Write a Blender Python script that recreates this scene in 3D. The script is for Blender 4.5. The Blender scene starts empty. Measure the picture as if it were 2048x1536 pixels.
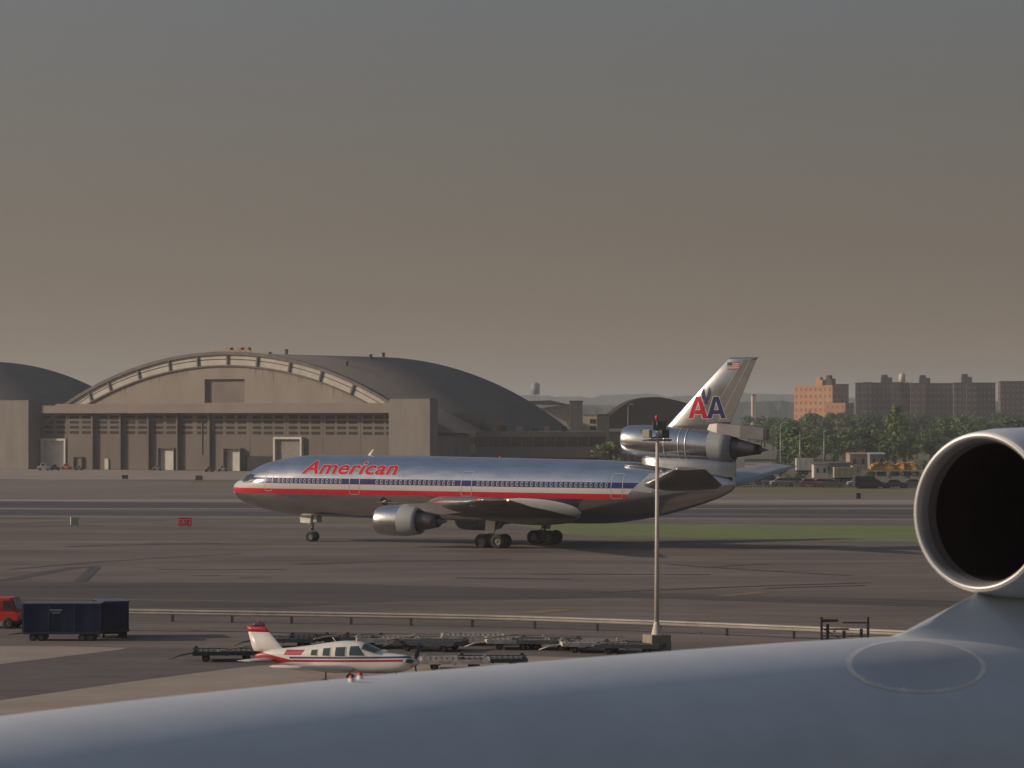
import bpy, bmesh, math, random
from mathutils import Vector, Matrix, noise
R = math.radians
rnd = random.Random(7)
scene = bpy.context.scene
COL = scene.collection

# ------------------------------------------------------------------ camera, sky, sun, exposure
F, H, HY = 6300.0, 12.0, 835.0           # focal length in photo pixels, eye height in metres, row of the horizon
cd = bpy.data.cameras.new('camera'); cam = bpy.data.objects.new('camera', cd); COL.objects.link(cam)
cam.location = (0, 0, H); cam.rotation_euler = (R(90), 0, 0)
cd.sensor_width = 36; cd.lens = F/2048*36; cd.shift_y = (HY-768)/2048
cd.clip_start = 0.5; cd.clip_end = 40000
scene.camera = cam
cd.dof.use_dof = True; cd.dof.focus_distance = 290; cd.dof.aperture_fstop = 2.8

SUN_EL, SUN_AZ = 20.0, 183.0             # azimuth measured from +X, counter-clockwise: the sun stands left of the view
w = bpy.data.worlds.new('World'); scene.world = w; w.use_nodes = True
nt = w.node_tree; nt.nodes.clear()
out = nt.nodes.new('ShaderNodeOutputWorld'); bg = nt.nodes.new('ShaderNodeBackground')
sky = nt.nodes.new('ShaderNodeTexSky'); sky.sky_type = 'NISHITA'; sky.sun_disc = False
sky.sun_elevation = R(SUN_EL); sky.sun_rotation = R(90-SUN_AZ); sky.dust_density = 5; sky.air_density = 1.3; sky.altitude = 0
tc = nt.nodes.new('ShaderNodeTexCoord'); sp = nt.nodes.new('ShaderNodeSeparateXYZ')
ramp = nt.nodes.new('ShaderNodeValToRGB'); cr = ramp.color_ramp
cr.interpolation = 'B_SPLINE'
stops = [(0.0, (2.45, 1.84, 1.28)), (0.035, (1.74, 1.38, 1.05)), (0.080, (1.27, 1.12, 1.02)), (0.13, (1.08, 1.06, 1.17)),
         (0.30, (1.00, 1.20, 1.60)), (1.0, (0.74, 1.05, 1.60))]
stops = [(p, tuple(v/2 for v in c)) for p, c in stops]        # the ramp holds half values, doubled again below
cr.elements[0].position = stops[0][0]; cr.elements[1].position = stops[-1][0]
for p, c in stops[1:-1]: cr.elements.new(p)
for e, (p, c) in zip(cr.elements, stops): e.color = (*c, 1)
mx = nt.nodes.new('ShaderNodeMix'); mx.data_type = 'RGBA'; mx.inputs[0].default_value = 0.80
nt.links.new(tc.outputs['Generated'], sp.inputs[0]); nt.links.new(sp.outputs['Z'], ramp.inputs[0])
nt.links.new(sky.outputs[0], mx.inputs[6]); dbl = nt.nodes.new('ShaderNodeVectorMath'); dbl.operation = 'MULTIPLY'; dbl.inputs[1].default_value = (2, 2, 2)
nt.links.new(ramp.outputs[0], dbl.inputs[0]); nt.links.new(dbl.outputs[0], mx.inputs[7])
# the hazy sky is a little brighter towards the sun and dimmer away from it
sid = nt.nodes.new('ShaderNodeMath'); sid.operation = 'MULTIPLY_ADD'; sid.inputs[1].default_value = -0.40; sid.inputs[2].default_value = 1.0
nt.links.new(sp.outputs['X'], sid.inputs[0])
sc2 = nt.nodes.new('ShaderNodeVectorMath'); sc2.operation = 'SCALE'; nt.links.new(mx.outputs[2], sc2.inputs[0]); nt.links.new(sid.outputs[0], sc2.inputs['Scale'])
nt.links.new(sc2.outputs[0], bg.inputs[0]); bg.inputs[1].default_value = 0.10
nt.links.new(bg.outputs[0], out.inputs[0])

sd = bpy.data.lights.new('sun', 'SUN'); sd.energy = 2.6; sd.angle = R(0.6); sd.color = (1.0, 0.84, 0.69)
sun = bpy.data.objects.new('sun', sd); COL.objects.link(sun)
sdir = Vector((math.cos(R(SUN_AZ))*math.cos(R(SUN_EL)), math.sin(R(SUN_AZ))*math.cos(R(SUN_EL)), math.sin(R(SUN_EL))))
sun.rotation_euler = sdir.to_track_quat('Z', 'Y').to_euler(); sun.location = sdir*100
vs = scene.view_settings
vs.view_transform = 'Standard'; vs.look = 'None'; vs.gamma = 1; vs.use_curve_mapping = False; vs.exposure = 0.20
scene.cycles.max_bounces = 6; scene.cycles.volume_bounces = 0; scene.cycles.sample_clamp_indirect = 4

# ------------------------------------------------------------------ helpers
def G(px, py, z=0.0):
    """ground point seen at photo pixel"""
    y = F*(H-z)/(py-HY)
    return Vector(((px-1024)*y/F, y, z))
def P(px, py, y):
    return Vector(((px-1024)*y/F, y, H-(py-HY)*y/F))

MATS = {}
def mat(name, col, rough=0.8, metal=0.0, var=0.15, scale=1.0, stretch=(1, 1, 1), bump=0.0, bscale=None, col2=None, contrast=0.5, coords='Object', spec=None, emit=None, big=None):
    if name in MATS: return MATS[name]
    m = bpy.data.materials.new(name); m.use_nodes = True; n = m.node_tree
    b = n.nodes['Principled BSDF']; b.inputs['Roughness'].default_value = rough; b.inputs['Metallic'].default_value = metal
    if spec is not None: b.inputs['Specular IOR Level'].default_value = spec
    t = n.nodes.new('ShaderNodeTexCoord'); mp = n.nodes.new('ShaderNodeMapping'); mp.inputs['Scale'].default_value = stretch
    n.links.new(t.outputs[coords], mp.inputs[0])
    nz = n.nodes.new('ShaderNodeTexNoise'); nz.inputs['Scale'].default_value = scale; nz.inputs['Detail'].default_value = 6; nz.inputs['Roughness'].default_value = 0.65
    n.links.new(mp.outputs[0], nz.inputs[0])
    rp = n.nodes.new('ShaderNodeValToRGB'); e = rp.color_ramp.elements
    c2 = col2 if col2 else tuple(c*(1-var*1.6) for c in col); c1 = col if col2 else tuple(min(1, c*(1+var)) for c in col)
    e[0].position = 0.5-contrast*0.4; e[1].position = 0.5+contrast*0.4
    e[0].color = (*c2, 1); e[1].color = (*c1, 1)
    n.links.new(nz.outputs[0], rp.inputs[0])
    if big:
        m2 = n.nodes.new('ShaderNodeMapping'); m2.inputs['Scale'].default_value = big[1]; n.links.new(t.outputs[coords], m2.inputs[0])
        n3 = n.nodes.new('ShaderNodeTexNoise'); n3.inputs['Scale'].default_value = big[0]; n3.inputs['Detail'].default_value = 8; n3.inputs['Roughness'].default_value = 0.7; n3.inputs['Distortion'].default_value = 0.6
        n.links.new(m2.outputs[0], n3.inputs[0]); r3 = n.nodes.new('ShaderNodeMapRange'); r3.inputs[1].default_value = 0.35; r3.inputs[2].default_value = 0.65; r3.inputs[3].default_value = 1-big[2]; r3.inputs[4].default_value = 1+big[2]*0.6
        n.links.new(n3.outputs[0], r3.inputs[0]); vm = n.nodes.new('ShaderNodeVectorMath'); vm.operation = 'SCALE'; n.links.new(rp.outputs[0], vm.inputs[0]); n.links.new(r3.outputs[0], vm.inputs['Scale'])
        n.links.new(vm.outputs[0], b.inputs['Base Color'])
    else: n.links.new(rp.outputs[0], b.inputs['Base Color'])
    if bump:
        bn = n.nodes.new('ShaderNodeBump'); bn.inputs['Strength'].default_value = bump; bn.inputs['Distance'].default_value = 0.05
        if bscale:
            n2 = n.nodes.new('ShaderNodeTexNoise'); n2.inputs['Scale'].default_value = bscale; n2.inputs['Detail'].default_value = 4
            n.links.new(mp.outputs[0], n2.inputs[0]); n.links.new(n2.outputs[0], bn.inputs['Height'])
        else: n.links.new(nz.outputs[0], bn.inputs['Height'])
        n.links.new(bn.outputs[0], b.inputs['Normal'])
    if emit:
        b.inputs['Emission Color'].default_value = (*emit[0], 1); b.inputs['Emission Strength'].default_value = emit[1]
    MATS[name] = m
    return m

class MB:
    """collects shapes into one mesh"""
    def __init__(s): s.v = []; s.f = []; s.mi = []; s.sm = []
    def add(s, vs, fs, mi=0, smooth=False):
        o = len(s.v); s.v += [tuple(v) for v in vs]
        for f in fs: s.f.append([i+o for i in f]); s.mi.append(mi); s.sm.append(smooth)
        return s
    def box(s, x0, x1, y0, y1, z0, z1, mi=0, M=None):
        v = [Vector((x, y, z)) for z in (z0, z1) for x, y in ((x0, y0), (x1, y0), (x1, y1), (x0, y1))]
        if M: v = [M @ p for p in v]
        return s.add(v, [(0, 3, 2, 1), (4, 5, 6, 7), (0, 1, 5, 4), (1, 2, 6, 5), (2, 3, 7, 6), (3, 0, 4, 7)], mi)
    def hexa(s, bot, top, mi=0):
        return s.add(list(bot)+list(top), [(0, 3, 2, 1), (4, 5, 6, 7), (0, 1, 5, 4), (1, 2, 6, 5), (2, 3, 7, 6), (3, 0, 4, 7)], mi)
    def tube(s, pts, r, n=8, mi=0, smooth=True, caps=True):
        pts = [Vector(p) for p in pts]
        rs = r if isinstance(r, (list, tuple)) else [r]*len(pts)
        vs, fs = [], []
        for i, p in enumerate(pts):
            d = (pts[min(i+1, len(pts)-1)]-pts[max(i-1, 0)]).normalized()
            a = d.cross(Vector((0, 0, 1)) if abs(d.z) < 0.95 else Vector((1, 0, 0))).normalized(); b = d.cross(a)
            for k in range(n):
                t = 2*math.pi*k/n; vs.append(p+(a*math.cos(t)+b*math.sin(t))*rs[i])
        for i in range(len(pts)-1):
            for k in range(n): fs.append((i*n+k, i*n+(k+1) % n, (i+1)*n+(k+1) % n, (i+1)*n+k))
        s.add(vs, fs, mi, smooth)
        if caps: s.add(vs[:n], [tuple(range(n))], mi); s.add(vs[-n:], [tuple(range(n))[::-1]], mi)
        return s
    def lathe(s, prof, n=32, mi=0, cen=None, smooth=True, axis='x', close=False):
        """prof: (x, r); cen(x) -> (y, z) of the axis"""
        vs, fs = [], []
        for x, r in prof:
            cy, cz = cen(x) if cen else (0, 0)
            for k in range(n):
                t = 2*math.pi*k/n
                p = (x, cy+r*math.cos(t), cz+r*math.sin(t))
                vs.append(p if axis == 'x' else ((p[1], p[0], p[2]) if axis == 'y' else (p[1], p[2], p[0])))
        for i in range(len(prof)-1):
            for k in range(n): fs.append((i*n+k, i*n+(k+1) % n, (i+1)*n+(k+1) % n, (i+1)*n+k))
        return s.add(vs, fs, mi, smooth)
    def prism(s, poly, d, mi=0):
        """poly: list of 3D points (planar), d: extrusion vector"""
        n = len(poly); a = [Vector(p) for p in poly]; b = [p+Vector(d) for p in a]
        return s.add(a+b, [tuple(range(n))[::-1], tuple(range(n, 2*n))]+[(i, (i+1) % n, n+(i+1) % n, n+i) for i in range(n)], mi)
    def mesh(s, name, mats):
        me = bpy.data.meshes.new(name); me.from_pydata(s.v, [], s.f)
        for m in (mats if isinstance(mats, (list, tuple)) else [mats]): me.materials.append(m)
        me.polygons.foreach_set('material_index', s.mi); me.polygons.foreach_set('use_smooth', s.sm)
        bm = bmesh.new(); bm.from_mesh(me); bmesh.ops.remove_doubles(bm, verts=bm.verts, dist=1e-5)
        bmesh.ops.recalc_face_normals(bm, faces=bm.faces); bm.to_mesh(me); bm.free(); me.update()
        return me
    def build(s, name, mats, parent=None, loc=None, rz=None, bevel=0):
        o = bpy.data.objects.new(name, s.mesh(name, mats)); COL.objects.link(o)
        if parent: o.parent = parent
        if loc is not None: o.location = loc
        if rz is not None: o.rotation_euler = (0, 0, rz)
        if bevel:
            b = o.modifiers.new('bevel', 'BEVEL'); b.width = bevel; b.segments = 2; b.limit_method = 'ANGLE'
        return o
def link(name, me, parent=None, loc=(0, 0, 0), rot=(0, 0, 0), scale=(1, 1, 1)):
    o = bpy.data.objects.new(name, me); COL.objects.link(o); o.parent = parent; o.location = loc; o.rotation_euler = rot; o.scale = scale
    return o
def tag(o, label=None, cat=None, group=None, kind=None):
    if label: o['label'] = label
    if cat: o['category'] = cat
    if group: o['group'] = group
    if kind: o['kind'] = kind
    return o
def thing(name, label, cat, loc=(0, 0, 0), rz=0, group=None):
    o = bpy.data.objects.new(name, None); COL.objects.link(o); o.location = loc; o.rotation_euler = (0, 0, rz); o.empty_display_size = 0.5
    return tag(o, label, cat, group)
def dup(root, loc, rz, label=None, group=None, scale=None):
    def cp(o, par):
        c = o.copy(); COL.objects.link(c); c.parent = par
        for ch in list(o.children): cp(ch, c)
        return c
    c = cp(root, None); c.location = loc; c.rotation_euler = (0, 0, rz)
    if scale: c.scale = scale
    if label: c['label'] = label
    if group: c['group'] = group
    return c
def pchip(xs, ys):
    n = len(xs); h = [xs[i+1]-xs[i] for i in range(n-1)]; d = [(ys[i+1]-ys[i])/h[i] for i in range(n-1)]
    m = [d[0]]+[0 if d[i-1]*d[i] <= 0 else 2*d[i-1]*d[i]/(d[i-1]+d[i]) for i in range(1, n-1)]+[d[-1]]
    def f(x):
        if x <= xs[0]: return ys[0]
        if x >= xs[-1]: return ys[-1]
        i = max(k for k in range(n-1) if xs[k] <= x); t = (x-xs[i])/h[i]
        return (2*t**3-3*t**2+1)*ys[i]+(t**3-2*t**2+t)*h[i]*m[i]+(-2*t**3+3*t**2)*ys[i+1]+(t**3-t**2)*h[i]*m[i+1]
    return f

# ------------------------------------------------------------------ ground
def sheet(name, poly_px, m, lift=0.0, kind='structure', sub=1):
    pts = [G(x, y) for x, y in poly_px]
    b = MB(); b.add([(p.x, p.y, lift) for p in pts], [tuple(range(len(pts)))])
    o = b.build(name, m); tag(o, kind=kind); return o
asph = mat('taxiway asphalt', (0.155, 0.120, 0.103), 0.9, var=0.3, scale=0.09, stretch=(0.35, 1, 1), bump=0.3, bscale=6, big=(0.25, (0.12, 1, 1), 0.22))
asph_far = mat('old apron paving', (0.185, 0.143, 0.121), 0.92, var=0.2, scale=0.05, stretch=(0.3, 1, 1), big=(0.2, (0.08, 1, 1), 0.2))
asph_dk = mat('dark asphalt', (0.078, 0.058, 0.058), 0.85, var=0.28, scale=0.12, stretch=(0.25, 1, 1), bump=0.2, bscale=5, big=(0.2, (0.08, 1, 1), 0.2))
runway_m = mat('runway asphalt', (0.145, 0.118, 0.110), 0.9, var=0.2, scale=0.05, stretch=(0.2, 1, 1), big=(0.2, (0.08, 1, 1), 0.2))
rubber = mat('rubbered runway', (0.062, 0.052, 0.057), 0.8, var=0.25, scale=0.08, stretch=(0.15, 1.5, 1))
conc = mat('apron concrete', (0.33, 0.265, 0.215), 0.9, var=0.1, scale=0.15, bump=0.15, bscale=4, big=(0.4, (0.4, 1, 1), 0.12))
conc_pale = mat('pale shoulder concrete', (0.29, 0.235, 0.195), 0.9, var=0.12, scale=0.06, stretch=(0.3, 1, 1))
grass_m = mat('mown grass', (0.19, 0.235, 0.06), 0.95, scale=0.25, stretch=(0.5, 1, 1), col2=(0.10, 0.125, 0.04), contrast=0.8, bump=0.6, bscale=3)
dry_m = mat('dry grass', (0.17, 0.165, 0.055), 0.95, scale=0.3, stretch=(0.35, 1, 1), col2=(0.10, 0.085, 0.045), contrast=0.7)
dirt = mat('open ground', (0.10, 0.105, 0.05), 0.95, scale=0.02, col2=(0.14, 0.11, 0.075), contrast=0.7)
yellow = mat('worn yellow paint', (0.26, 0.185, 0.055), 0.8, scale=0.8, stretch=(0.6, 1, 1), col2=(0.16, 0.115, 0.065), contrast=0.5)
white_p = mat('worn white paint', (0.34, 0.30, 0.26), 0.8, scale=0.8, col2=(0.18, 0.15, 0.13), contrast=0.6)

g = MB(); g.add([(-9000, -200, -0.03), (9000, -200, -0.03), (9000, 16000, -0.03), (-9000, 16000, -0.03)], [(0, 1, 2, 3)])
tag(g.build('ground', dirt), kind='structure')
L, RR = -500, 2500
def band(name, yl0, yl1, yr0, yr1, m, lift, x0=L, x1=RR):
    """strip between two slanting edges; y given at photo columns 0 and 2048"""
    f0 = lambda x: yl0+(yr0-yl0)*x/2048; f1 = lambda x: yl1+(yr1-yl1)*x/2048
    return sheet(name, [(x0, f1(x0)), (x1, f1(x1)), (x1, f0(x1)), (x0, f0(x0))], m, lift)
band('hangar_apron', 926, 959, 926, 962, conc_pale, 0.0, -700, 1560)
band('far_taxiway', 958, 1001, 985, 1001, asph_far, 0.004)
band('far_grass_verge', 970, 986, 970, 986, dry_m, 0.008, 1430, 2500)
band('runway_shoulder', 999, 1003, 1000, 1009, conc_pale, 0.012)
band('runway', 1002, 1036, 1009, 1053, runway_m, 0.016)
band('runway_wheel_track', 1003, 1015, 1020, 1032, rubber, 0.020)
band('runway_marking', 1016.5, 1018, 1017.5, 1018.8, white_p, 0.028)
band('runway_far_track', 1012, 1016, 1010, 1015, asph_dk, 0.018, 1400, 2500)
band('runway_near_track', 1020, 1030, 1033.5, 1037, rubber, 0.022)
band('runway_edge_line', 1032, 1033.2, 1040, 1041.2, white_p, 0.024)
sheet('taxiway', [(-700, 1700), (2700, 1700), (2700, 1040), (1400, 1040), (-700, 1036)], asph, 0.024)
# grass islands with a ragged edge
def ragged(name, x0, x1, top, bot, m, lift, amp=1.2, step=6, seed=1):
    r = random.Random(seed); b = MB(); vs = []; xs = [x0+i*step for i in range(int((x1-x0)/step)+1)]
    for x in xs:
        a = G(x, top(x)+r.uniform(-amp, amp)*0.4); c = G(x, bot(x)+r.uniform(-amp, amp))
        vs += [(a.x, a.y, lift), (c.x, c.y, lift)]
    b.add(vs, [(2*i, 2*i+1, 2*i+3, 2*i+2) for i in range(len(xs)-1)])
    return tag(b.build(name, m), kind='structure')
ragged('grass_strip', 1035, 2400, lambda x: 1046+(x-1035)*0.008, lambda x: 1052+min(1, (x-1035)/120)*20+max(0, x-1155)*0.018, grass_m, 0.032, seed=3)
ragged('worn_grass_strip', 470, 1060, lambda x: 1037+0.004*x, lambda x: 1043+(x-470)*0.011, dry_m, 0.034, amp=2.0, seed=4)
ragged('grass_patch', 380, 520, lambda x: 963, lambda x: 966, dry_m, 0.012, amp=1, seed=5)
# darker repaved strip and painted lines on the near side
sheet('dark_pavement_strip', [(-500, 1216), (560, 1216), (760, 1205), (1250, 1196), (2400, 1232), (2400, 1215), (1300, 1186), (1000, 1176), (640, 1167), (-500, 1163)], asph_dk, 0.028)
def line(name, pts, wd, m, lift=0.036):
    b = MB(); ps = [G(*p) for p in pts]; vs = []
    for i, p in enumerate(ps):
        d = (ps[min(i+1, len(ps)-1)]-ps[max(i-1, 0)]).normalized(); n = Vector((-d.y, d.x, 0))*wd/2
        vs += [(p.x+n.x, p.y+n.y, lift), (p.x-n.x, p.y-n.y, lift)]
    b.add(vs, [(2*i, 2*i+1, 2*i+3, 2*i+2) for i in range(len(ps)-1)])
    return tag(b.build(name, m), kind='structure')
line('yellow_line', [(-300, 1192), (255, 1200), (640, 1206), (1024, 1214), (1500, 1229), (2300, 1258)], 0.55, yellow)
line('yellow_line', [(900, 1177), (1300, 1188), (1600, 1198), (2300, 1222)], 0.30, yellow)
line('yellow_line', [(1055, 1228), (1090, 1224), (1130, 1220)], 1.6, yellow, 0.04)
line('yellow_line', [(1440, 1193), (1480, 1190), (1528, 1185)], 1.1, yellow, 0.04)
line('yellow_line', [(485, 1101), (520, 1098), (556, 1095)], 0.8, yellow, 0.04)
line('yellow_line', [(180, 1070), (265, 1069)], 0.7, yellow, 0.04)
line('tyre_mark', [(-100, 1168), (20, 1160), (90, 1146), (150, 1136), (195, 1134)], 1.3, asph_dk, 0.04)
line('tyre_mark', [(160, 1164), (175, 1150), (190, 1136)], 0.9, rubber, 0.044)
for i, (a, b_, wd) in enumerate([((1200, 1186), (1740, 1166), .8), ((1420, 1135), (1540, 1129), .7), ((1060, 1150), (1420, 1150), .6), ((1530, 1178), (1730, 1172), .7),
                     ((720, 1084), (1100, 1086), .5), ((15, 1140), (480, 1108), .3), ((380, 1262), (1300, 1284), .35), ((255, 1262), (1250, 1275), .25), ((1340, 1130), (1700, 1152), .5),  # first in this row paints the airliner body's shadow; the rest are cracks
                     ((-50, 1049), (330, 1041), .6), ((600, 1128), (1020, 1120), .4)]):
    mid = ((a[0]+b_[0])/2+rnd.uniform(-30, 30), (a[1]+b_[1])/2+rnd.uniform(-1.5, 1.5))
    line('crack_or_shadow_line', [a, mid, b_], wd, asph_dk, 0.046+i*0.0005)
rk2 = random.Random(21)
for i in range(26):
    x = rk2.uniform(0, 1900); y = rk2.choice([rk2.uniform(1095, 1160), rk2.uniform(1225, 1290), rk2.uniform(1050, 1095)]); ln = rk2.uniform(40, 260); sl = rk2.uniform(-.03, .035)
    line('crack_or_shadow_line', [(x, y), (x+ln*.4, y+sl*ln*.4+rk2.uniform(-.8, .8)), (x+ln*.7, y+sl*ln*.7+rk2.uniform(-.8, .8)), (x+ln, y+sl*ln)], rk2.uniform(.12, .4)*(1.6 if y < 1160 else .7), asph_dk, 0.053+i*0.0003)
sheet('concrete_slab', [(-600, 1291), (130, 1294), (255, 1297), (240, 1301), (15, 1328), (-600, 1402)], conc, 0.036)
sheet('near_apron', [(-600, 1482), (15, 1400), (250, 1366), (480, 1336), (700, 1317), (950, 1311), (1500, 1325), (2600, 1380), (2600, 1690), (-600, 1690)], conc, 0.036)
sheet('near_asphalt', [(-600, 1481), (15, 1399.4), (250, 1365.4), (480, 1335.4), (700, 1316.4), (950, 1310.4), (700, 1300), (260, 1297.5), (241, 1301.5), (15, 1328.5), (-600, 1402.5)],
      mat('near asphalt', (0.115, 0.092, 0.084), 0.9, var=0.14, scale=0.3, bump=0.2, bscale=5, big=(0.5, (0.3, 1, 1), 0.2)), 0.034)

# ------------------------------------------------------------------ arched hangars
hb = R(32); ex = Vector((math.cos(hb), -math.sin(hb), 0)); ey = Vector((math.sin(hb), math.cos(hb), 0))   # along the front, and into the depth
c_wall = mat('weathered concrete wall', (0.32, 0.275, 0.23), 0.9, scale=0.14, stretch=(1, 1, 0.35), col2=(0.20, 0.165, 0.14), contrast=0.9)
c_tower = mat('streaked concrete', (0.26, 0.23, 0.205), 0.9, scale=0.25, stretch=(1, 1, 0.25), col2=(0.145, 0.125, 0.112), contrast=0.8)
c_lint = mat('concrete lintel', (0.265, 0.22, 0.185), 0.9, scale=0.14, col2=(0.19, 0.155, 0.13), contrast=0.7)
c_door = mat('hangar door sheet', (0.175, 0.148, 0.125), 0.85, scale=0.2, stretch=(1, 1, 0.3), col2=(0.105, 0.083, 0.07), contrast=0.9)
c_roof = mat('dark hangar roofing', (0.20, 0.175, 0.16), 0.95, spec=.05, scale=0.05, col2=(0.12, 0.105, 0.10), contrast=0.8)
c_rim = mat('arch rim', (0.15, 0.125, 0.11), 0.85, var=0.2, scale=0.4)
c_glaz = mat('pale arch glazing', (0.42, 0.38, 0.33), 0.6, var=0.15, scale=0.3)
c_pane = mat('dirty hangar glass', (0.035, 0.028, 0.026), 0.7, var=0.3, scale=0.3, spec=0.15)
c_white = mat('painted door white', (0.50, 0.47, 0.42), 0.7, var=0.1, scale=0.5)
c_void = mat('dark interior', (0.03, 0.028, 0.028), 0.9)
AR = 96.6
def arch_z(t, top=26.5, r=AR): return top-r+math.sqrt(max(0, r*r-t*t))
def hangar(name, label, loc, detail=True):
    """local frame: x along the front (0..110), y into the depth, z up"""
    root = thing(name, label, 'hangar', loc, -hb, 'arched airfield hangars')
    C, L_, W = 54.0, 59.0, 56.0
    n = 48
    # roof: outer skin plus inner skin, joined at the ends
    b = MB(); vs = []
    ts = [-W+2*W*i/n for i in range(n+1)]
    for t in ts:
        z = arch_z(t); vs += [(C+t, 0.8, z), (C+t, L_, z), (C+t, 0.8, z-0.7), (C+t, L_, z-0.7)]
    fs = []
    for i in range(n):
        a, c = 4*i, 4*i+4
        fs += [(a, a+1, c+1, c), (a+2, c+2, c+3, a+3), (a, c, c+2, a+2), (a+1, a+3, c+3, c+1)]
    b.add(vs, fs, 0, True); b.build('roof', c_roof, root)
    if detail:
        for tt, yy in ((3, 20), (14, 38), (-9, 30), (24, 14), (8, 52)):
            b = MB(); b.lathe([(arch_z(tt)-.3, .35), (arch_z(tt)+.9, .35), (arch_z(tt)+1.0, .6), (arch_z(tt)+1.3, .02)], 10, axis='z'); b.build('roof_vent', c_rim, root, loc=(C+tt, yy, 0))
    # roof side walls and rear gable
    b = MB(); zs = arch_z(W)-0.4
    b.box(C-W+0.3, C-W+1, 3, L_-1, 0, zs); b.build('side_wall', c_tower, root)
    b = MB(); b.box(C+W-1, C+W-0.3, 3, L_-1, 0, zs); b.build('side_wall', c_tower, root)
    b = MB(); poly = [(C-W+1, L_-1.2, 0), (C+W-1, L_-1.2, 0)]+[(C+t, L_-1.2, arch_z(t)-0.75) for t in reversed(ts[1:-1])]
    b.prism(poly, (0, 0.6, 0)); b.build('rear_wall', c_wall, root)
    # arch ribs at the front
    def arc_strip(o0, o1, y0, y1, m, nm, t0=-46, t1=46, k=40):
        b = MB(); vs = []
        for i in range(k+1):
            t = t0+(t1-t0)*i/k; z = arch_z(t); nrm = Vector((t, 0, z-(26.5-AR))).normalized()
            p = Vector((C+t, 0, z)); a = p-nrm*o0; c = p-nrm*o1
            vs += [(a.x, y0, a.z), (c.x, y0, c.z), (a.x, y1, a.z), (c.x, y1, c.z)]
        fs = []
        for i in range(k):
            a, c = 4*i, 4*i+4
            fs += [(a, a+1, c+1, c), (a+2, c+2, c+3, a+3), (a, c, c+2, a+2), (a+1, a+3, c+3, c+1)]
        fs += [(0, 2, 3, 1), (4*k, 4*k+1, 4*k+3, 4*k+2)]
        b.add(vs, fs, 0); return b.build(nm, m, root)
    arc_strip(-0.25, 0.45, -0.2, 1.2, c_rim, 'arch_rim', -47, 47)
    arc_strip(2.75, 3.05, -0.1, 1.0, c_rim, 'arch_rim', -44.2, 44.2)
    edges = [-44.5, -39, -33.2, -24.5, -15.5, -7.3, 1.2, 9.6, 18.6, 27.2, 35.8, 44.3] if detail else [-44.5, 0, 44.5]
    for a, c in zip(edges[:-1], edges[1:]):
        for o0, o1 in ((0.5, 1.35), (1.55, 2.72)):
            arc_strip(o0, o1, 0.35, 0.55, c_glaz, 'glazing_panel', a+0.25, c-0.25, 5)
        if detail: arc_strip(0.46, 2.74, -0.05, 0.5, c_rim, 'arch_post', c-0.2, c+0.2, 2)
    arc_strip(0.46, 2.74, 0.6, 0.9, c_rim, 'arch_back', -44.3, 44.3)
    # upper wall with the recessed opening
    b = MB(); ox0, ox1, oz0, oz1 = 48.6, 59.8, 15.3, 20.6
    def wall_piece(t0, t1, z0, top=None, k=10):
        vs = []; 
        for i in range(k+1):
            t = t0+(t1-t0)*i/k; zt = top if top else min(arch_z(t-C)-3.0, 26)
            vs += [(t, 0.4, z0), (t, 0.4, max(zt, z0+0.01))]
        b.add(vs, [(2*i, 2*i+2, 2*i+3, 2*i+1) for i in range(k)])
    wall_piece(14.5, ox0, 15.0, k=14); wall_piece(ox1, 93.5, 15.0, k=14); wall_piece(ox0, ox1, oz1)
    wall_piece(ox0, ox1, 15.0, oz0, 1)
    d = 0.9
    b.add([(ox0, 0.4, oz0), (ox0, 0.4+d, oz0), (ox0, 0.4+d, oz1), (ox0, 0.4, oz1)], [(0, 1, 2, 3)])
    b.add([(ox1, 0.4, oz0), (ox1, 0.4+d, oz0), (ox1, 0.4+d, oz1), (ox1, 0.4, oz1)], [(0, 3, 2, 1)])
    b.add([(ox0, 0.4, oz1), (ox0, 0.4+d, oz1), (ox1, 0.4+d, oz1), (ox1, 0.4, oz1)], [(0, 1, 2, 3)])
    b.add([(ox0, 0.4, oz0), (ox0, 0.4+d, oz0), (ox1, 0.4+d, oz0), (ox1, 0.4, oz0)], [(0, 3, 2, 1)])
    b.build('gable_wall', c_wall, root)
    b = MB(); b.box(ox0, ox1, 0.4+d, 0.6+d, oz0, oz1); b.build('recessed_panel', mat('recessed sheet', (.20, .165, .14), .9, var=.15, scale=.2), root)
    b = MB(); b.box(2.2, 99.9, -1.2, 1.0, 13.0, 14.75); b.box(6, 99.9, -0.7, 1.0, 14.75, 15.15); b.build('lintel', c_lint, root)
    if detail:
        st_m = mat('rust streak', (0.17, 0.13, 0.105), 0.95, var=.2, scale=1)
        rs = random.Random(5)
        for k in range(34):
            t = rs.uniform(-36, 36); 
            if -6.5 < t < 7: continue
            zt_ = arch_z(t)-3.2; ln_ = rs.uniform(.8, 3.5); w_s = rs.uniform(.08, .22)
            if zt_-ln_ < 15.3: continue
            b = MB(); b.add([(C+t-w_s, .392, zt_), (C+t+w_s, .392, zt_), (C+t+w_s*.2, .392, zt_-ln_)], [(0, 1, 2)]); b.build('rust_streak', st_m, root)
    # end towers
    for x0, x1, y0 in ((-11, 0, -3.2), (100, 110.7, -1.6)):
        b = MB(); b.box(x0, x1, y0, 1.4, 0, 15.9); b.box(x0+0.3, x1-0.3, y0+0.3, 1.2, 15.9, 16.05)
        b.build('end_tower', c_tower, root, bevel=0.08)
    # rooftop walkway at the crown
    b = MB(); b.box(C-3.5, C+7, 1.0, 1.3, 26.9, 27.1)
    for k in range(8): b.box(C-3.4+k*1.45, C-3.25+k*1.45, 1.0, 1.2, 26.2, 26.95)
    for k in (0, 3, 5): b.box(C+k+0.2, C+k+1.3, 1.0, 2.2, 27.1, 27.65)
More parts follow.
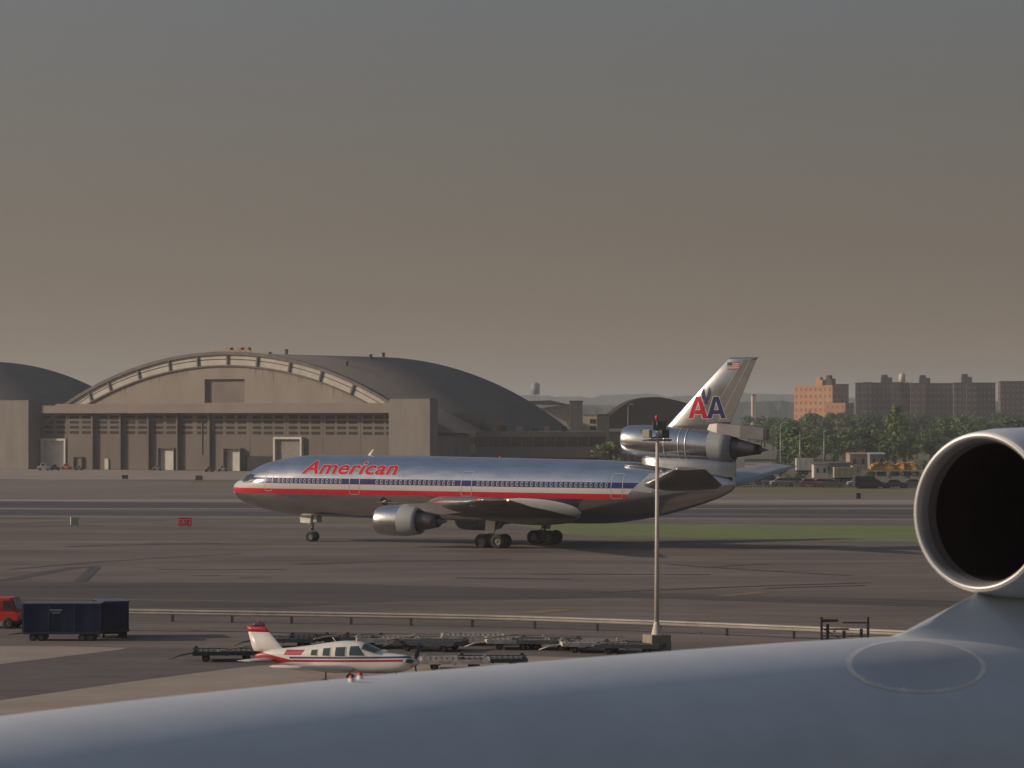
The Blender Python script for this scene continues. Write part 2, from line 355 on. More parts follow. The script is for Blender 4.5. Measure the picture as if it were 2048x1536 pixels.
    b.build('crown_platform', mat('ochre steel', (0.30, 0.2, 0.12), 0.7), root)
    # sliding doors: each leaf a little behind the one to its left
    le = [0.0, 8.3, 16.4, 24.4, 32.3, 40.4, 49.3, 60, 70, 80, 90, 99.9]
    ya = [1.6, 0.9, 1.2, 1.5, 1.8, 2.1, 2.16, 2.2, 2.2, 2.2, 2.2]
    pm = MB(); pm.box(0, 2.7, 0, 0.08, 0, 0.62); pane_me = pm.mesh('window_pane', c_pane)
    pw = MB(); pw.box(0, 2.3, 0, 0.08, 0, 0.62); pane_me2 = pw.mesh('window_pane', c_pane)
    for i in range(len(le)-1):
        x0, x1, y = le[i], le[i+1], ya[i]
        b = MB(); b.box(x0, x1-(0.5 if i < 6 else 0.06), y, y+0.35, 0.05, 13.2)
        if i < 6: b.box(x1-0.5, x1-0.05, y-0.75, y+0.35, 0.05, 13.1)
        leaf = b.build('door_leaf', c_door, root)
        if detail:
            pitch = (x1-x0-0.8)/2
            cols = 2 if x1-x0 < 9.5 else 3
            pitch = (x1-x0-0.8)/cols
            for c in range(cols):
                for r_ in range(4):
                    link('window_pane', pane_me2 if cols == 3 else pane_me, leaf, (x0+0.5+c*pitch+0.2, y-0.06, 8.25+r_*1.18))
    b = MB(); b.box(0, 99.9, 2.7, 3.0, 0, 13.2); b.build('door_track_wall', c_void, root)
    if detail:
        def port(x0, x1, z1, y, frame, deep=1.0, m=c_white):
            b = MB(); b.box(x0, x1, y-0.10, y-0.02, 0.05, z1); o = b.build('side_door', m, root)
            f = MB(); t = 0.5 if frame else 0.12
            f.box(x0-t, x0, y-deep*0.8, y, 0.05, z1+t); f.box(x1, x1+t, y-deep*0.8, y, 0.05, z1+t); f.box(x0, x1, y-deep*0.8, y, z1, z1+t)
            f.build('door_frame', c_white if frame else c_door, o)
        port(0.9, 7.4, 6.6, 1.6, True, 1.3); port(10.6, 12.9, 2.8, 0.9, False, 0.8, c_door)
        port(35.0, 39.4, 5.0, 2.1-0.3, False, 1.3); port(53.5, 58.0, 5.0, 2.2, False, 1.6); port(67.5, 74.3, 7.2, 2.2, True, 1.2, mat('grey shutter', (0.22, 0.2, 0.18), 0.8))
        b = MB(); b.box(58.8, 66.6, 1.9, 2.19, 0, 3.4); b.build('open_doorway', c_void, root)
        b = MB(); b.box(19.3, 20.4, 0.9, 1.1, 0.05, 2.5); b.build('small_door', c_white, root)
        b = MB(); b.box(46.5, 46.7, 1.9, 2.1, 3.6, 13); b.build('downpipe', c_rim, root)
    return root
h0 = G(75, 938)
hangar('arched_hangar', 'huge pale concrete hangar with a bright arch window band, behind the silver airliner', h0)
hangar('arched_hangar', 'dark rounded hangar roof cut by the left edge, beside the pale arched hangar', h0-ex*121.5+Vector((0, 0, 0)), detail=False)

# ------------------------------------------------------------------ low buildings beside the hangar
b_beige = mat('beige panels', (0.36, 0.29, 0.2), 0.85, var=0.1, scale=0.3)
b_brown = mat('brown grey panels', (0.17, 0.135, 0.115), 0.85, var=0.15, scale=0.2)
b_glass = mat('dark strip glass', (0.045, 0.038, 0.04), 0.25, var=0.4, scale=0.4)
b_olive = mat('olive plant house', (0.11, 0.10, 0.075), 0.85, var=0.15, scale=0.3)
b_lamp = mat('warm white metal', (0.6, 0.52, 0.42), 0.6)
def slab_building(name, label, px0, px1, y, depth, bands, yaw=0.0, cat='building', extras=None, group=None, base=None):
    """stack of horizontal bands (z0, z1, material, proud, part name); yaw>0 turns the front towards the right"""
    x0 = (px0-1024)*y/F; x1 = (px1-1024)*y/F
    r = thing(name, label, cat, (x0, y, 0), yaw, group); wd = (x1-x0)/math.cos(yaw)
    for z0, z1, m, pr, nm in bands:
        b = MB(); b.box(-pr, wd+pr, -pr, depth+pr, z0, z1); b.build(nm, m, r)
    if extras: extras(r, wd)
    return r
def ex1(r, wd):
    for x0, x1, z1, m, nm in ((2.5, 9, 12.9, b_olive, 'plant_house'), (9.8, 14.5, 11.4, b_olive, 'plant_house')):
        b = MB(); b.box(x0, x1, 4, 10, 9.0, z1); b.build(nm, m, r)
    b = MB(); b.box(-1.0, 0.9, 3, 6, 13.55, 13.8); b.tube([(-0.6, 4, 9), (-0.6, 4, 13.6)], 0.09); b.tube([(0.5, 4, 9), (0.5, 4, 13.6)], 0.09); b.build('roof_canopy', b_lamp, r)
    for k in range(6):
        b = MB(); x = 11+k*3.2+rnd.uniform(-.8, .8); b.box(x, x+rnd.uniform(.8, 2), 1.5, 3, 9.0, 9.6+rnd.random()*0.7); b.build('roof_unit', c_pane if k % 2 else c_tower, r)
    b = MB(); b.box(4.2, 8.0, -0.75, 0.0, 7.75, 9.0); b.box(4.2, 8.0, -0.75, 0, 4.2, 6.2); b.build('stair_bay', b_beige, r)  # paler beige puts the sunlit face of the bay into the colour
    for k in range(16):
        b = MB(); x = -4+k*2.45; b.box(x, x+0.18, -0.14, 0.0, 5.7, 7.8); b.build('window_mullion', b_brown, r)
    b = MB(); b.box(4.35, 7.85, -0.5, 0, 6.2, 7.75); b.build('bay_window', mat('tinted glass', (0.09, 0.06, 0.06), 0.3), r)
slab_building('terminal_building', 'long low brown building with dark strip windows right of the hangar tower', 878, 1212, 690, 24,
    [(0, 3.2, c_void, -0.3, 'ground_floor'), (3.2, 5.6, b_brown, 0.0, 'lower_fascia'), (5.6, 7.8, b_glass, -0.12, 'window_band'), (7.8, 8.95, b_brown, 0.1, 'upper_fascia')], extras=ex1)
def ex2(r, wd):
    b = MB(); b.prism([(-7.5, 3, 14.3), (0.2, 3, 15.6), (0.2, 3, 8), (-1, 3, 11)], (0, 6, 0)); b.build('gable_end', mat('pale gable', (0.33, 0.27, 0.22), 0.9), r)
    b = MB(); b.prism([(-14, 2, 16.0), (-5, 2, 16.4), (-1, 2, 15.5), (-1, 2, 15.2), (-14, 2, 15.4)], (0, 8, 0)); b.build('roof_edge', c_roof, r)
slab_building('far_hangar_annex', 'pale gabled end of a further hangar beyond the big dark roof', 1140, 1165, 800, 14,
    [(0, 15.8, c_tower, 0, 'tower'), (15.8, 16.3, c_roof, 0.1, 'coping')], extras=ex2)
slab_building('small_lit_building', 'small sunlit tan block with dark openings above the low brown roof', 1166, 1194, 730, 9,
    [(0, 12.5, b_beige, 0, 'wall'), (12.5, 12.8, b_brown, 0.15, 'coping')], yaw=R(-20),
    extras=lambda r, wd: [MB().box(wd*a, wd*a+0.7, -0.08, 0.05, z, z+1.0).build('window', b_glass, r) for a in (0.5, 0.72) for z in (9.1, 10.6)])
# brown vaulted roof
def vault():
    y = 860; x0 = (1150-1024)*y/F; x1 = (1430-1024)*y/F
    r = thing('vaulted_shed', 'wide low shed with a dark brown curved roof behind the airliner tail', 'shed', ((x0+x1)/2, y, 0), R(0))
    hw = (x1-x0)/2; b = MB(); vs = []; n = 30
    prof = [(-1, 8.9), (-0.78, 9.9), (-0.6, 11.2), (-0.42, 13.8), (-0.25, 16.0), (-0.05, 17.4), (0.15, 17.6), (0.4, 16.9), (0.7, 15.2), (1, 12)]
    f = pchip([p[0] for p in prof], [p[1] for p in prof])
    for i in range(n+1):
        t = -1+2*i/n; z = f(t); vs += [(t*hw, 0, z), (t*hw, 55, z), (t*hw, 0.4, 8.2), (t*hw, 55, 8.2)]
    fs = []
    for i in range(n):
        a, c = 4*i, 4*i+4; fs += [(a, a+1, c+1, c), (a, c, c+2, a+2), (a+1, a+3, c+3, c+1)]
    b.add(vs, fs, 0, False); b.build('roof', mat('brown roof sheeting', (0.060, 0.045, 0.045), 0.95, spec=.05, var=0.2, scale=0.1), r)
    b = MB(); b.box(-hw+8, hw, 0.6, 54, 0, 8.2); b.build('wall', b_brown, r)
    b = MB(); b.box(-hw+7.5, -hw+16, -0.6, 0.3, 8.15, 9.0); b.build('eaves_board', mat('pale eaves', (0.45, 0.38, 0.32), 0.8), r)
vault()
# water towers
def water_tower(px, ytop, ybot, y, wpx, label, m1, legs=True):
    s = y/F; r = thing('water_tower', label, 'water tower', ((px-1024)*s, y, 0))
    zt, zb, rr = H-(ytop-HY)*s, H-(ybot-HY)*s, wpx*s/2
    b = MB(); b.lathe([(zb-rr*0.35, 0.01), (zb-rr*0.1, rr*0.7), (zb, rr), (zt, rr), (zt+rr*0.45, 0.01)], 20, axis='z'); b.build('tank', m1, r)
    for k in range(6):
        a = k*math.pi/3; c, s_ = math.cos(a)*rr*0.9, math.sin(a)*rr*0.9
        b = MB(); b.tube([(c*1.15, s_*1.15, 0), (c, s_, zb)], rr*0.07, 6); b.build('leg', m1, r)
    b = MB(); b.tube([(0, 0, 0), (0, 0, zb)], rr*0.1, 6); b.build('riser_pipe', m1, r)
wt = mat('grey tank steel', (0.25, 0.26, 0.27), 0.6, var=0.15, scale=0.3)
water_tower(1071, 768, 787, 2000, 17, 'grey water tower on the skyline right of the hangar roof', wt)
# ------------------------------------------------------------------ apartment blocks
brick_o = mat('orange brick', (0.52, 0.27, 0.15), 0.9, var=0.1, scale=0.3)
brick_d = mat('dark brick', (0.085, 0.062, 0.062), 0.9, var=0.15, scale=0.2)
brick_r = mat('red brick', (0.105, 0.068, 0.065), 0.9, var=0.15, scale=0.2)
apt_glass = mat('apartment glass', (0.16, 0.13, 0.125), 0.5, var=0.3, scale=0.5)  # pane colour lightened to stand in for reflected light
apt_glass_o = mat('shaded window opening', (0.26, 0.135, 0.085), 0.6, var=0.3, scale=0.5)
def block(root, x0, x1, y0, y1, z1, m, floors, cols, wm=apt_glass, sides=True):
    b = MB(); b.box(x0, x1, y0, y1, 0, z1); b.box(x0-0.15, x1+0.15, y0-0.15, y1+0.15, z1, z1+0.5); b.build('wall', m, root)
    wb = MB(); fh = (z1-1)/floors
    for f_ in range(floors):
        for c in range(cols):
            xa = x0+(x1-x0)*(c+0.28)/cols; xb = x0+(x1-x0)*(c+0.72)/cols; za = 1+f_*fh+fh*0.3
            wb.box(xa, xb, y0-0.04, y0+0.2, za, za+fh*0.48)
        if sides:
            k = max(2, int((y1-y0)/3.2))
            for c in range(k):
                ya_ = y0+(y1-y0)*(c+0.3)/k; yb = ya_+(y1-y0)/k*0.45; za = 1+f_*fh+fh*0.3
                wb.box(x0-0.04, x0+0.2, ya_, yb, za, za+fh*0.48); wb.box(x1-0.2, x1+0.04, ya_, yb, za, za+fh*0.48)
    tag(wb.build('window_rows', wm, root), kind='stuff')
def apt(px0, px1, ytop, y, depth, m, yaw, label, cols, ph=(), group='apartment blocks beyond the trees', wings=()):
    s = y/F; x0 = (px0-1024)*s; zt = H-(ytop-HY)*s; wd = (px1-px0)*s/math.cos(yaw)
    r = thing('apartment_block', label, 'apartment block', (x0, y, 0), yaw, group)
    wm = apt_glass_o if 'orange' in label and 'dark' not in label and 'narrow' not in label else apt_glass
    block(r, 0, wd, 0, depth, zt, m, max(4, int(zt/3)), cols, wm)
    for a, b_, h_, mm in ph:
        q = MB(); q.box(wd*a, wd*b_, depth*0.25, depth*0.7, zt+0.5, zt+0.5+h_); q.box(wd*(a+0.01), wd*(b_-(b_-a)*0.4), depth*0.3, depth*0.6, zt+0.5+h_, zt+0.5+h_*1.5); q.build('penthouse', mm, r)
    for a, b_, d0, d1, z1 in wings:
        block(r, wd*a, wd*b_, d0, d1, z1, m, max(2, int(z1/3)), max(2, int(cols*(b_-a))))
    return r
o1 = apt(1588, 1660, 773, 1500, 9, brick_o, R(-34), 'sunlit orange brick apartment block, brightest of the blocks', 8, ph=[(0.5, 0.68, 2.6, brick_o), (0.76, 0.92, 3.2, brick_d)])
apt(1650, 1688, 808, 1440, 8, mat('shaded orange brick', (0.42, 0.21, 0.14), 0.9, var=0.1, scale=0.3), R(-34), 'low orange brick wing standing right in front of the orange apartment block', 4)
apt(1672, 1697, 770, 1530, 14, brick_d, R(-5), 'narrow dark apartment block just right of the orange one', 4)
apt(1712, 1822, 767, 1560, 14, brick_d, R(-4), 'long dark apartment block with one penthouse, left part of the dark row', 13, ph=[(0.46, 0.66, 2.6, brick_d)], wings=[(0.12, 0.3, -2.5, 0, 29), (0.62, 0.8, -2.5, 0, 29)])
apt(1822, 1908, 768, 1550, 14, brick_r, R(-5), 'dark reddish apartment block in the middle of the dark row', 10, ph=[(0.2, 0.45, 2.6, brick_d)], wings=[(0.1, 0.35, -2.5, 0, 28.5)])
apt(1908, 1990, 767, 1540, 14, brick_d, R(-4), 'dark apartment block with a dark penthouse at the right end of the row', 10, ph=[(0.2, 0.45, 2.8, brick_d)], wings=[(0.3, 0.55, -2.5, 0, 28)])
apt(2001, 2080, 764, 1600, 14, brick_d, R(-4), 'dark apartment block cut off by the right edge of the picture', 8)
water_tower(1804, 749, 764, 1700, 13, 'small white and pink water tank above the dark apartment row', mat('white tank', (0.62, 0.48, 0.42), 0.6))
slab_building('hillside_block', 'distant grey block seen through the haze right of the airliner tail', 1505, 1512, 2300, 14, [(0, 28, mat('pale far block', (0.5, 0.36, 0.28), 0.9), 0, 'wall'), (28, 29, b_brown, 0.2, 'coping')], yaw=0)

# ------------------------------------------------------------------ wooded hills
def ridge(name, y, pts, m, depth=900, seed=2, bumps=3.5, stepm=9):
    r = random.Random(seed); f = pchip([p[0] for p in pts], [p[1] for p in pts]); s = y/F
    b = MB(); vs = []; x0, x1 = (pts[0][0]-1024)*s, (pts[-1][0]-1024)*s
    n = int((x1-x0)/stepm); rows = [(-180, 0.0), (-110, .45), (-50, .75), (0, 1.0), (depth*.4, 1.05), (depth, 0)]
    for i in range(n+1):
        x = x0+(x1-x0)*i/n; px = x/s+1024; top = H-(f(px)-HY)*s
        for dy, k in rows:
            j = noise.noise(Vector((x*0.03, dy*0.01, seed)))*bumps+r.uniform(-1, 1)*bumps*0.35
            vs.append((x, y+dy+r.uniform(-4, 4), max(-0.05, top*k+j*(1 if k > 0 else 0))))
    q = len(rows)
    b.add(vs, [(i*q+j, (i+1)*q+j, (i+1)*q+j+1, i*q+j+1) for i in range(n) for j in range(q-1)], 0, False)
    return tag(b.build(name, m), kind='structure')
wood = mat('wooded hillside', (0.05, 0.075, 0.045), 0.95, scale=0.03, col2=(0.025, 0.04, 0.03), contrast=0.7)
ridge('wooded_hills', 5200, [(-900, 815), (200, 800), (900, 796), (1040, 791), (1150, 796), (1240, 791), (1300, 789), (1360, 793), (1450, 788), (1560, 789), (1640, 795), (1800, 800), (2400, 803), (3000, 806)], wood, seed=2, bumps=5, stepm=16)
ridge('wooded_rise', 2600, [(900, 815), (1060, 806), (1180, 812), (1300, 812), (1500, 803), (1590, 806), (1700, 812), (2000, 810), (2600, 808)], wood, seed=5, bumps=4, stepm=7)

# ------------------------------------------------------------------ trees
leafA = mat('leaf mid green', (0.11, 0.185, 0.05), 0.8, scale=0.45, col2=(0.045, 0.085, 0.027), contrast=0.8)
leafB = mat('leaf deep green', (0.065, 0.115, 0.042), 0.8, scale=0.45, col2=(0.025, 0.048, 0.020), contrast=0.8)
leafC = mat('leaf yellow green', (0.17, 0.23, 0.06), 0.8, scale=0.45, col2=(0.09, 0.13, 0.035), contrast=0.8)
bark = mat('bark', (0.09, 0.065, 0.045), 0.9, scale=3)
def tree_proto(seed, hgt, rad, leaf, n=1200, form='round'):
    r = random.Random(seed)
    tr = MB(); tr.tube([(0, 0, 0), (0.1, 0, hgt*0.25), (r.uniform(-.3, .3), 0, hgt*0.55), (0, 0, hgt*0.85)], [0.3, 0.22, 0.15, 0.05], 7)
    for k in range(6):
        a = r.uniform(0, 6.28); z = hgt*r.uniform(0.25, 0.6); rr = rad*r.uniform(.5, .8)
        tr.tube([(0, 0, z), (math.cos(a)*rr*.5, math.sin(a)*rr*.5, z+hgt*.1), (math.cos(a)*rr, math.sin(a)*rr, z+hgt*.2)], [0.12, 0.08, 0.03], 5)
    cl = []
    for k in range(16):
        a = r.uniform(0, 6.28); t = r.random(); z = hgt*(0.28+0.66*t)
        env = math.sin(math.pi*min(1, (t*0.8+0.18)))**0.6 if form == 'round' else (1-t*0.85)
        q = rad*env*r.uniform(0.25, 0.8); cl.append((math.cos(a)*q, math.sin(a)*q, z, rad*r.uniform(0.28, 0.46)*(0.6+0.4*env)))
    lf = MB(); vs = []; fs = []
    for k in range(n):
        cx, cy, cz, cr_ = r.choice(cl)
        u = Vector((r.gauss(0, 1), r.gauss(0, 1), r.gauss(0, 0.85))).normalized()*cr_*(r.random()**0.35)
        c = Vector((cx, cy, cz))+u; sz = rad*r.uniform(0.045, 0.10)
        nrm = (u.normalized()+Vector((r.gauss(0, .5), r.gauss(0, .5), r.gauss(0.2, .5)))).normalized()
        a = nrm.orthogonal().normalized(); a.rotate(Matrix.Rotation(r.uniform(0, 6.28), 3, nrm)); d = nrm.cross(a)
        o = len(vs); m = r.uniform(.6, 1)
        vs += [c-a*sz-d*sz*m*.4, c+a*sz*.2-d*sz*m, c+a*sz, c-a*sz*.1+d*sz*m+nrm*sz*.3]; fs.append((o, o+1, o+2, o+3))
    lf.add(vs, fs)
    return tr.mesh('trunk', bark), lf.mesh('crown', leaf)
protos = {}
for key, args in {'A1': (1, 11, 4.6, leafA), 'A2': (2, 13, 5.2, leafA), 'B1': (3, 11, 5, leafB), 'B2': (4, 14, 5, leafB), 'C1': (5, 9, 4.2, leafC), 'P1': (6, 17, 4.6, leafC, 1500, 'round'), 'S1': (8, 3.2, 2.4, leafB, 350), 'S2': (9, 3.0, 2.6, leafC, 350)}.items():
    protos[key] = tree_proto(*args)
KL = {'A1': 'mid green broad tree in the belt of trees beyond the airfield', 'A2': 'taller mid green tree in the belt of trees beyond the airfield',
      'B1': 'dark green round tree in the belt of trees beyond the airfield', 'B2': 'tall dark green tree in the belt of trees beyond the airfield',
      'C1': 'small yellow green tree in the belt of trees beyond the airfield', 'P1': 'tall pointed tree standing in front of the dark apartment row',
      'S1': 'low dark bush beside the parked vehicles', 'S2': 'low yellow green bush beside the parked vehicles'}
def tree(key, px, y, ytop, label=None, group='trees beyond the airfield'):
    hgt = {'A1': 11, 'A2': 13, 'B1': 11, 'B2': 14, 'C1': 9, 'P1': 17, 'S1': 3.2, 'S2': 3.0}[key]
    want = H-(ytop-HY)*y/F; s = want/hgt*1.03; sx = s*rnd.uniform(0.95, 1.35) if key not in ('P1',) else s
    shrub = key[0] == 'S'
    area = 'right of the airliner fin' if px < 1590 else 'below the orange block' if px < 1680 else 'below the left dark block' if px < 1762 else 'below the middle of the dark blocks' if px < 1860 else 'above the big intake'
    row = 'farthest' if y > 1220 else 'second' if y > 1000 else 'nearest'
    if not label and not shrub: label = {'A1': 'broad mid green tree', 'A2': 'tall mid green tree', 'B1': 'round dark green tree', 'B2': 'tall dark green tree', 'C1': 'small yellow green tree', 'P1': 'pointed tree'}[key]+' in the '+row+' tree row, '+area
    if shrub and not label: label = ('dark' if key == 'S1' else 'yellow green')+' low bush '+('beside the low brown building' if px < 1300 else 'by the tailplane tip' if px < 1590 else 'behind the white truck' if px < 1680 else 'in front of the grey sheds' if px < 1760 else 'below the yellow loaders' if px < 1820 else 'next to the big intake')
    r = thing('shrub' if shrub else 'tree', label or KL[key], 'bush' if shrub else 'tree', ((px-1024)*y/F, y, -0.1), rnd.uniform(0, 6.28), 'bushes beside the parked vehicles' if shrub else group)
    link('trunk', protos[key][0], r, scale=(sx, sx, s)); link('crown', protos[key][1], r, scale=(sx, sx, s))
    return r
# far rows
for px in range(1500, 2080, 17):
    y = rnd.uniform(1250, 1400); tree(rnd.choice(['A2', 'B1', 'B2', 'A1']), px+rnd.uniform(-7, 7), y, 832+rnd.uniform(-8, 6)+(6 if px < 1590 else 0)+(-6 if 1740 < px < 1800 else 0))
for px in range(1540, 2080, 22):
    y = rnd.uniform(1020, 1180); tree(rnd.choice(['A2', 'B1', 'B2', 'A1']), px+rnd.uniform(-9, 9), y, 846+rnd.uniform(-13, 10))
for px in range(1555, 1860, 25):
    y = rnd.uniform(840, 960); tree(rnd.choice(['A1', 'A2', 'B2', 'A1', 'C1', 'C1']), px+rnd.uniform(-9, 9), y, 866+rnd.uniform(-16, 14))
for px in range(1860, 2080, 30): tree(rnd.choice(['A1', 'B1', 'A2']), px, rnd.uniform(840, 940), 856+rnd.uniform(-6, 8))
tree('A2', 1592, 760, 856, 'big rounded green tree right of the airliner tail nozzle'); tree('C1', 1607, 742, 868, 'yellow green tree in front of the big rounded tree by the tail'); 
tree('P1', 1790, 790, 812, 'tallest pointed tree, standing in front of the dark apartment row', 'trees beyond the airfield'); tree('A1', 1775, 780, 868); tree('B1', 1806, 775, 880)
tree('A1', 1700, 800, 862); tree('B2', 1726, 790, 858); tree('A2', 1668, 780, 872)
tree('B2', 1222, 684, 882, 'dark tree against the right end of the low brown building', 'trees beyond the airfield'); tree('C1', 1213, 683, 884, 'pale green bush topping the dark tree by the low brown building')
for px, y, yt in ((1570, 690, 905), (1650, 720, 925), (1690, 640, 948), (1740, 640, 942), (1780, 620, 950), (1815, 620, 948), (1840, 630, 946), (1530, 640, 938), (1560, 640, 940), (1575, 600, 948), (1600, 600, 946), (1850, 700, 920), (1235, 684, 905)):
    tree('S1' if rnd.random() < .6 else 'S2', px, y, yt)

# ------------------------------------------------------------------ vehicles by the far fence
rub = mat('tyre rubber', (0.025, 0.022, 0.022), 0.85, var=0.3, scale=4)
hubm = mat('wheel hub', (0.11, 0.105, 0.10), 0.6, 0.2)
glassm = mat('dark vehicle glass', (0.03, 0.035, 0.04), 0.12, var=0.1)
def wheel_mesh(r, w_, n=20):
    b = MB(); b.lathe([(-w_/2, r*0.55), (-w_/2, r*0.93), (-w_/2*.7, r), (w_/2*.7, r), (w_/2, r*0.93), (w_/2, r*0.55)], n, axis='y')
    h_ = MB(); h_.lathe([(-w_/2*.85, 0.001), (-w_/2*.8, r*.25), (-w_/2*.5, r*.5), (-w_/2*.9, r*0.56), (w_/2*.9, r*0.56), (w_/2*.5, r*.5), (w_/2*.8, r*.25), (w_/2*.85, 0.001)], n, axis='y')
    return b.mesh('tyre', rub), h_.mesh('rim', hubm)
cw = wheel_mesh(0.33, 0.22, 14); tw = wheel_mesh(0.48, 0.3, 14)
def put_wheel(root, x, y, r, me, nm='wheel'):
    wq = link(nm, me[0], root, (x, y, r)); link('rim', me[1], wq); return wq
def car(px, py, col, label, rz, kind='car', group='parked vehicles along the far fence'):
    p = G(px, py); r = thing({'car': 'parked_car', 'van': 'parked_van'}[kind], label, kind, p, rz, group)
    m = mat('car paint %.2f %.2f %.2f' % col, col, 0.35, var=0.05, scale=1)
    if kind == 'car':
        side = [(-2.2, .35), (-2.25, .8), (-1.7, .92), (-1.1, 1.0), (1.1, .95), (2.0, .82), (2.2, .6), (2.2, .35)]; cab = [(-1.6, .93), (-1.05, 1.4), (0.35, 1.42), (1.05, .95)]
    else:
        side = [(-2.4, .4), (-2.4, 1.1), (1.5, 1.1), (2.3, 1.0), (2.4, .4)]; cab = [(-2.38, 1.1), (-2.3, 2.1), (1.0, 2.1), (1.7, 1.1)]
    b = MB(); b.prism([(x, -.88, z) for x, z in side], (0, 1.76, 0)); b.build('body', m, r, bevel=0.08)
    b = MB(); b.prism([(x, -.76, z) for x, z in cab], (0, 1.52, 0)); b.build('cabin_glass', glassm if kind == 'car' else m, r, bevel=0.06)
    b = MB(); xs = [x for x, z in cab]; zt = cab[1][1]; b.box(cab[1][0]+.05, cab[2][0], -.74, .74, zt, zt+.05); b.build('roof', m, r)
    if kind == 'van':
        b = MB(); b.box(-2.0, 0.9, -.79, -.75, 1.3, 1.85); b.box(1.55, 1.6, -.6, .6, 1.25, 1.6); b.build('side_window', glassm, r)
    for x in (-1.4, 1.35):
        for y in (-.8, .8): put_wheel(r, x, y, .33, cw)
    return r
cars = [(1548, 971, (.12, .12, .13), 'car', 'dark grey'), (1566, 972, (.35, .34, .33), 'car', 'silver'), (1588, 971, (.06, .07, .09), 'car', 'near black'), (1622, 974, (.35, .03, .04), 'car', 'dark red'),
        (1646, 974, (.60, .10, .10), 'car', 'bright red'), (1663, 975, (.10, .10, .11), 'car', 'charcoal'), (1752, 976, (.08, .05, .06), 'car', 'maroon'), (1735, 977, (.05, .05, .06), 'van', 'dark'),
        (1720, 973, (.5, .5, .5), 'car', 'pale grey'), (1790, 976, (.12, .08, .07), 'car', 'brown'), (1828, 975, (.25, .2, .18), 'car', 'tan'), (1504, 970, (.5, .47, .42), 'van', 'cream'), (1532, 970, (.16, .14, .13), 'van', 'brown')]
for px, py, c, k, nm in cars: car(px, py, c, '%s %s parked beyond the far grass verge' % (nm, k), rnd.uniform(-.15, .15), k)
w_box = mat('white truck panel', (0.62, 0.58, 0.52), 0.6, var=0.06, scale=0.5)
def box_truck(px, py, length, hgt, m, label, rz=0, cat='truck', cabin=True):
    p = G(px, py); r = thing('box_truck' if cabin else 'trailer', label, cat, p, rz, 'parked vehicles along the far fence')
    b = MB(); b.box(-length/2, length/2, -1.2, 1.2, 1.0, hgt)
    for k in range(int(length/1.1)): b.box(-length/2+k*1.1+.5, -length/2+k*1.1+.56, -1.23, -1.2, 1.05, hgt-.05)
    b.build('cargo_box', m, r, bevel=.04)
    b = MB(); b.box(-length/2, length/2+(.3 if cabin else 0), -.5, .5, .7, 1.0); b.build('chassis', c_void, r)
    if cabin:
        b = MB(); b.prism([(length/2+.15, -1.1, .6), (length/2+.15, -1.1, 2.4), (length/2+1.3, -1.1, 2.35), (length/2+1.8, -1.1, 1.5), (length/2+2.0, -1.1, .6)], (0, 2.2, 0)); b.build('cab', w_box, r, bevel=.06)
        b = MB(); b.box(length/2+.5, length/2+1.35, -1.13, -1.09, 1.5, 2.1); b.build('side_window', glassm, r)
    for x in ([-length/2+.9, -length/2+2.0, length/2+1.0] if cabin else [-length/2+.9, -length/2+2.0, length/2-1]):
        for y in (-1.0, 1.0): put_wheel(r, x, y, .48, tw)
    return r
box_truck(1463, 948, 5.2, 3.4, w_box, 'white box trailer just below the airliner tail nozzle', .1, 'trailer', False)
box_truck(1609, 950, 3.6, 3.5, w_box, 'white box truck with a red smear, left of the grey sheds', 0.0, 'truck', True)
box_truck(1690, 966, 4.2, 2.9, mat('tan container', (.36, .31, .2), .7, var=.1, scale=.5), 'tan box trailer parked in front of the grey sheds', 0, 'trailer', False)
yel = mat('yellow machine paint', (.55, .27, .04), .5, var=.2, scale=.6)
for i, px in enumerate((1752, 1776, 1800, 1824)):
    p = G(px, 952); r = thing('yellow_loader', ['leftmost yellow loader in the row behind the fence', 'second yellow loader from the left in the row behind the fence', 'third yellow loader from the left in the row behind the fence', 'yellow loader nearest to the big engine intake'][i], 'loader', p, 0, 'yellow loaders parked in a row')
    b = MB(); b.box(-1.3, 1.2, -1, 1, 1.3, 2.0); b.box(-.9, .1, -.9, .9, 2.0, 2.5); b.build('deck', yel, r, bevel=.04)
    b = MB(); b.tube([(-1.2, -.9, 1.7), (0.2, -.9, 2.9), (1.3, -.9, 2.4)], .12, 6); b.tube([(-1.2, .9, 1.7), (0.2, .9, 2.9), (1.3, .9, 2.4)], .12, 6); b.build('lift_arm', yel, r)
    r.rotation_euler = (0, 0, [0.1, 3.0, -0.4, 2.7][i])
    b = MB(); b.box(0.2, 1.1, -.8, .8, 2.0, 2.7); b.build('cab', mat('orange cab', (.45, .2, .05), .5), r)
    for x in (-.8, .8):
        for y in (-.9, .9): put_wheel(r, x, y, .48, tw)
# sheds among the vehicles
def shed(px0, px1, ytop, ybase, m, label, roof=None, depth=5, cat='shed', name='small_shed', wins=2):
    p = G(px0, ybase); s = p.y/F; wd = (px1-px0)*s; h_ = (ybase-ytop)*s
    r = thing(name, label, cat, p, 0, 'small sheds behind the far fence')
    b = MB(); b.box(0, wd, 0, depth, 0, h_*.9); b.build('wall', m, r)
    b = MB(); b.prism([(-.15, -.2, h_*.9), (-.15, depth*.5, h_), (-.15, depth+.2, h_*.9)], (wd+.3, 0, 0)); b.build('roof', roof or c_roof, r)
    for k in range(wins):
        b = MB(); b.box(wd*(k+.35)/wins, wd*(k+.65)/wins, -.05, .05, h_*.35, h_*.65); b.build('window', b_glass, r)
grm = mat('grey shed cladding', (.20, .21, .22), .7, var=.15, scale=.5)
shed(1628, 1656, 926, 956, mat('white shed cladding', (.5, .48, .44), .7, var=.1, scale=.5), 'white shed with a dark window right of the white truck')
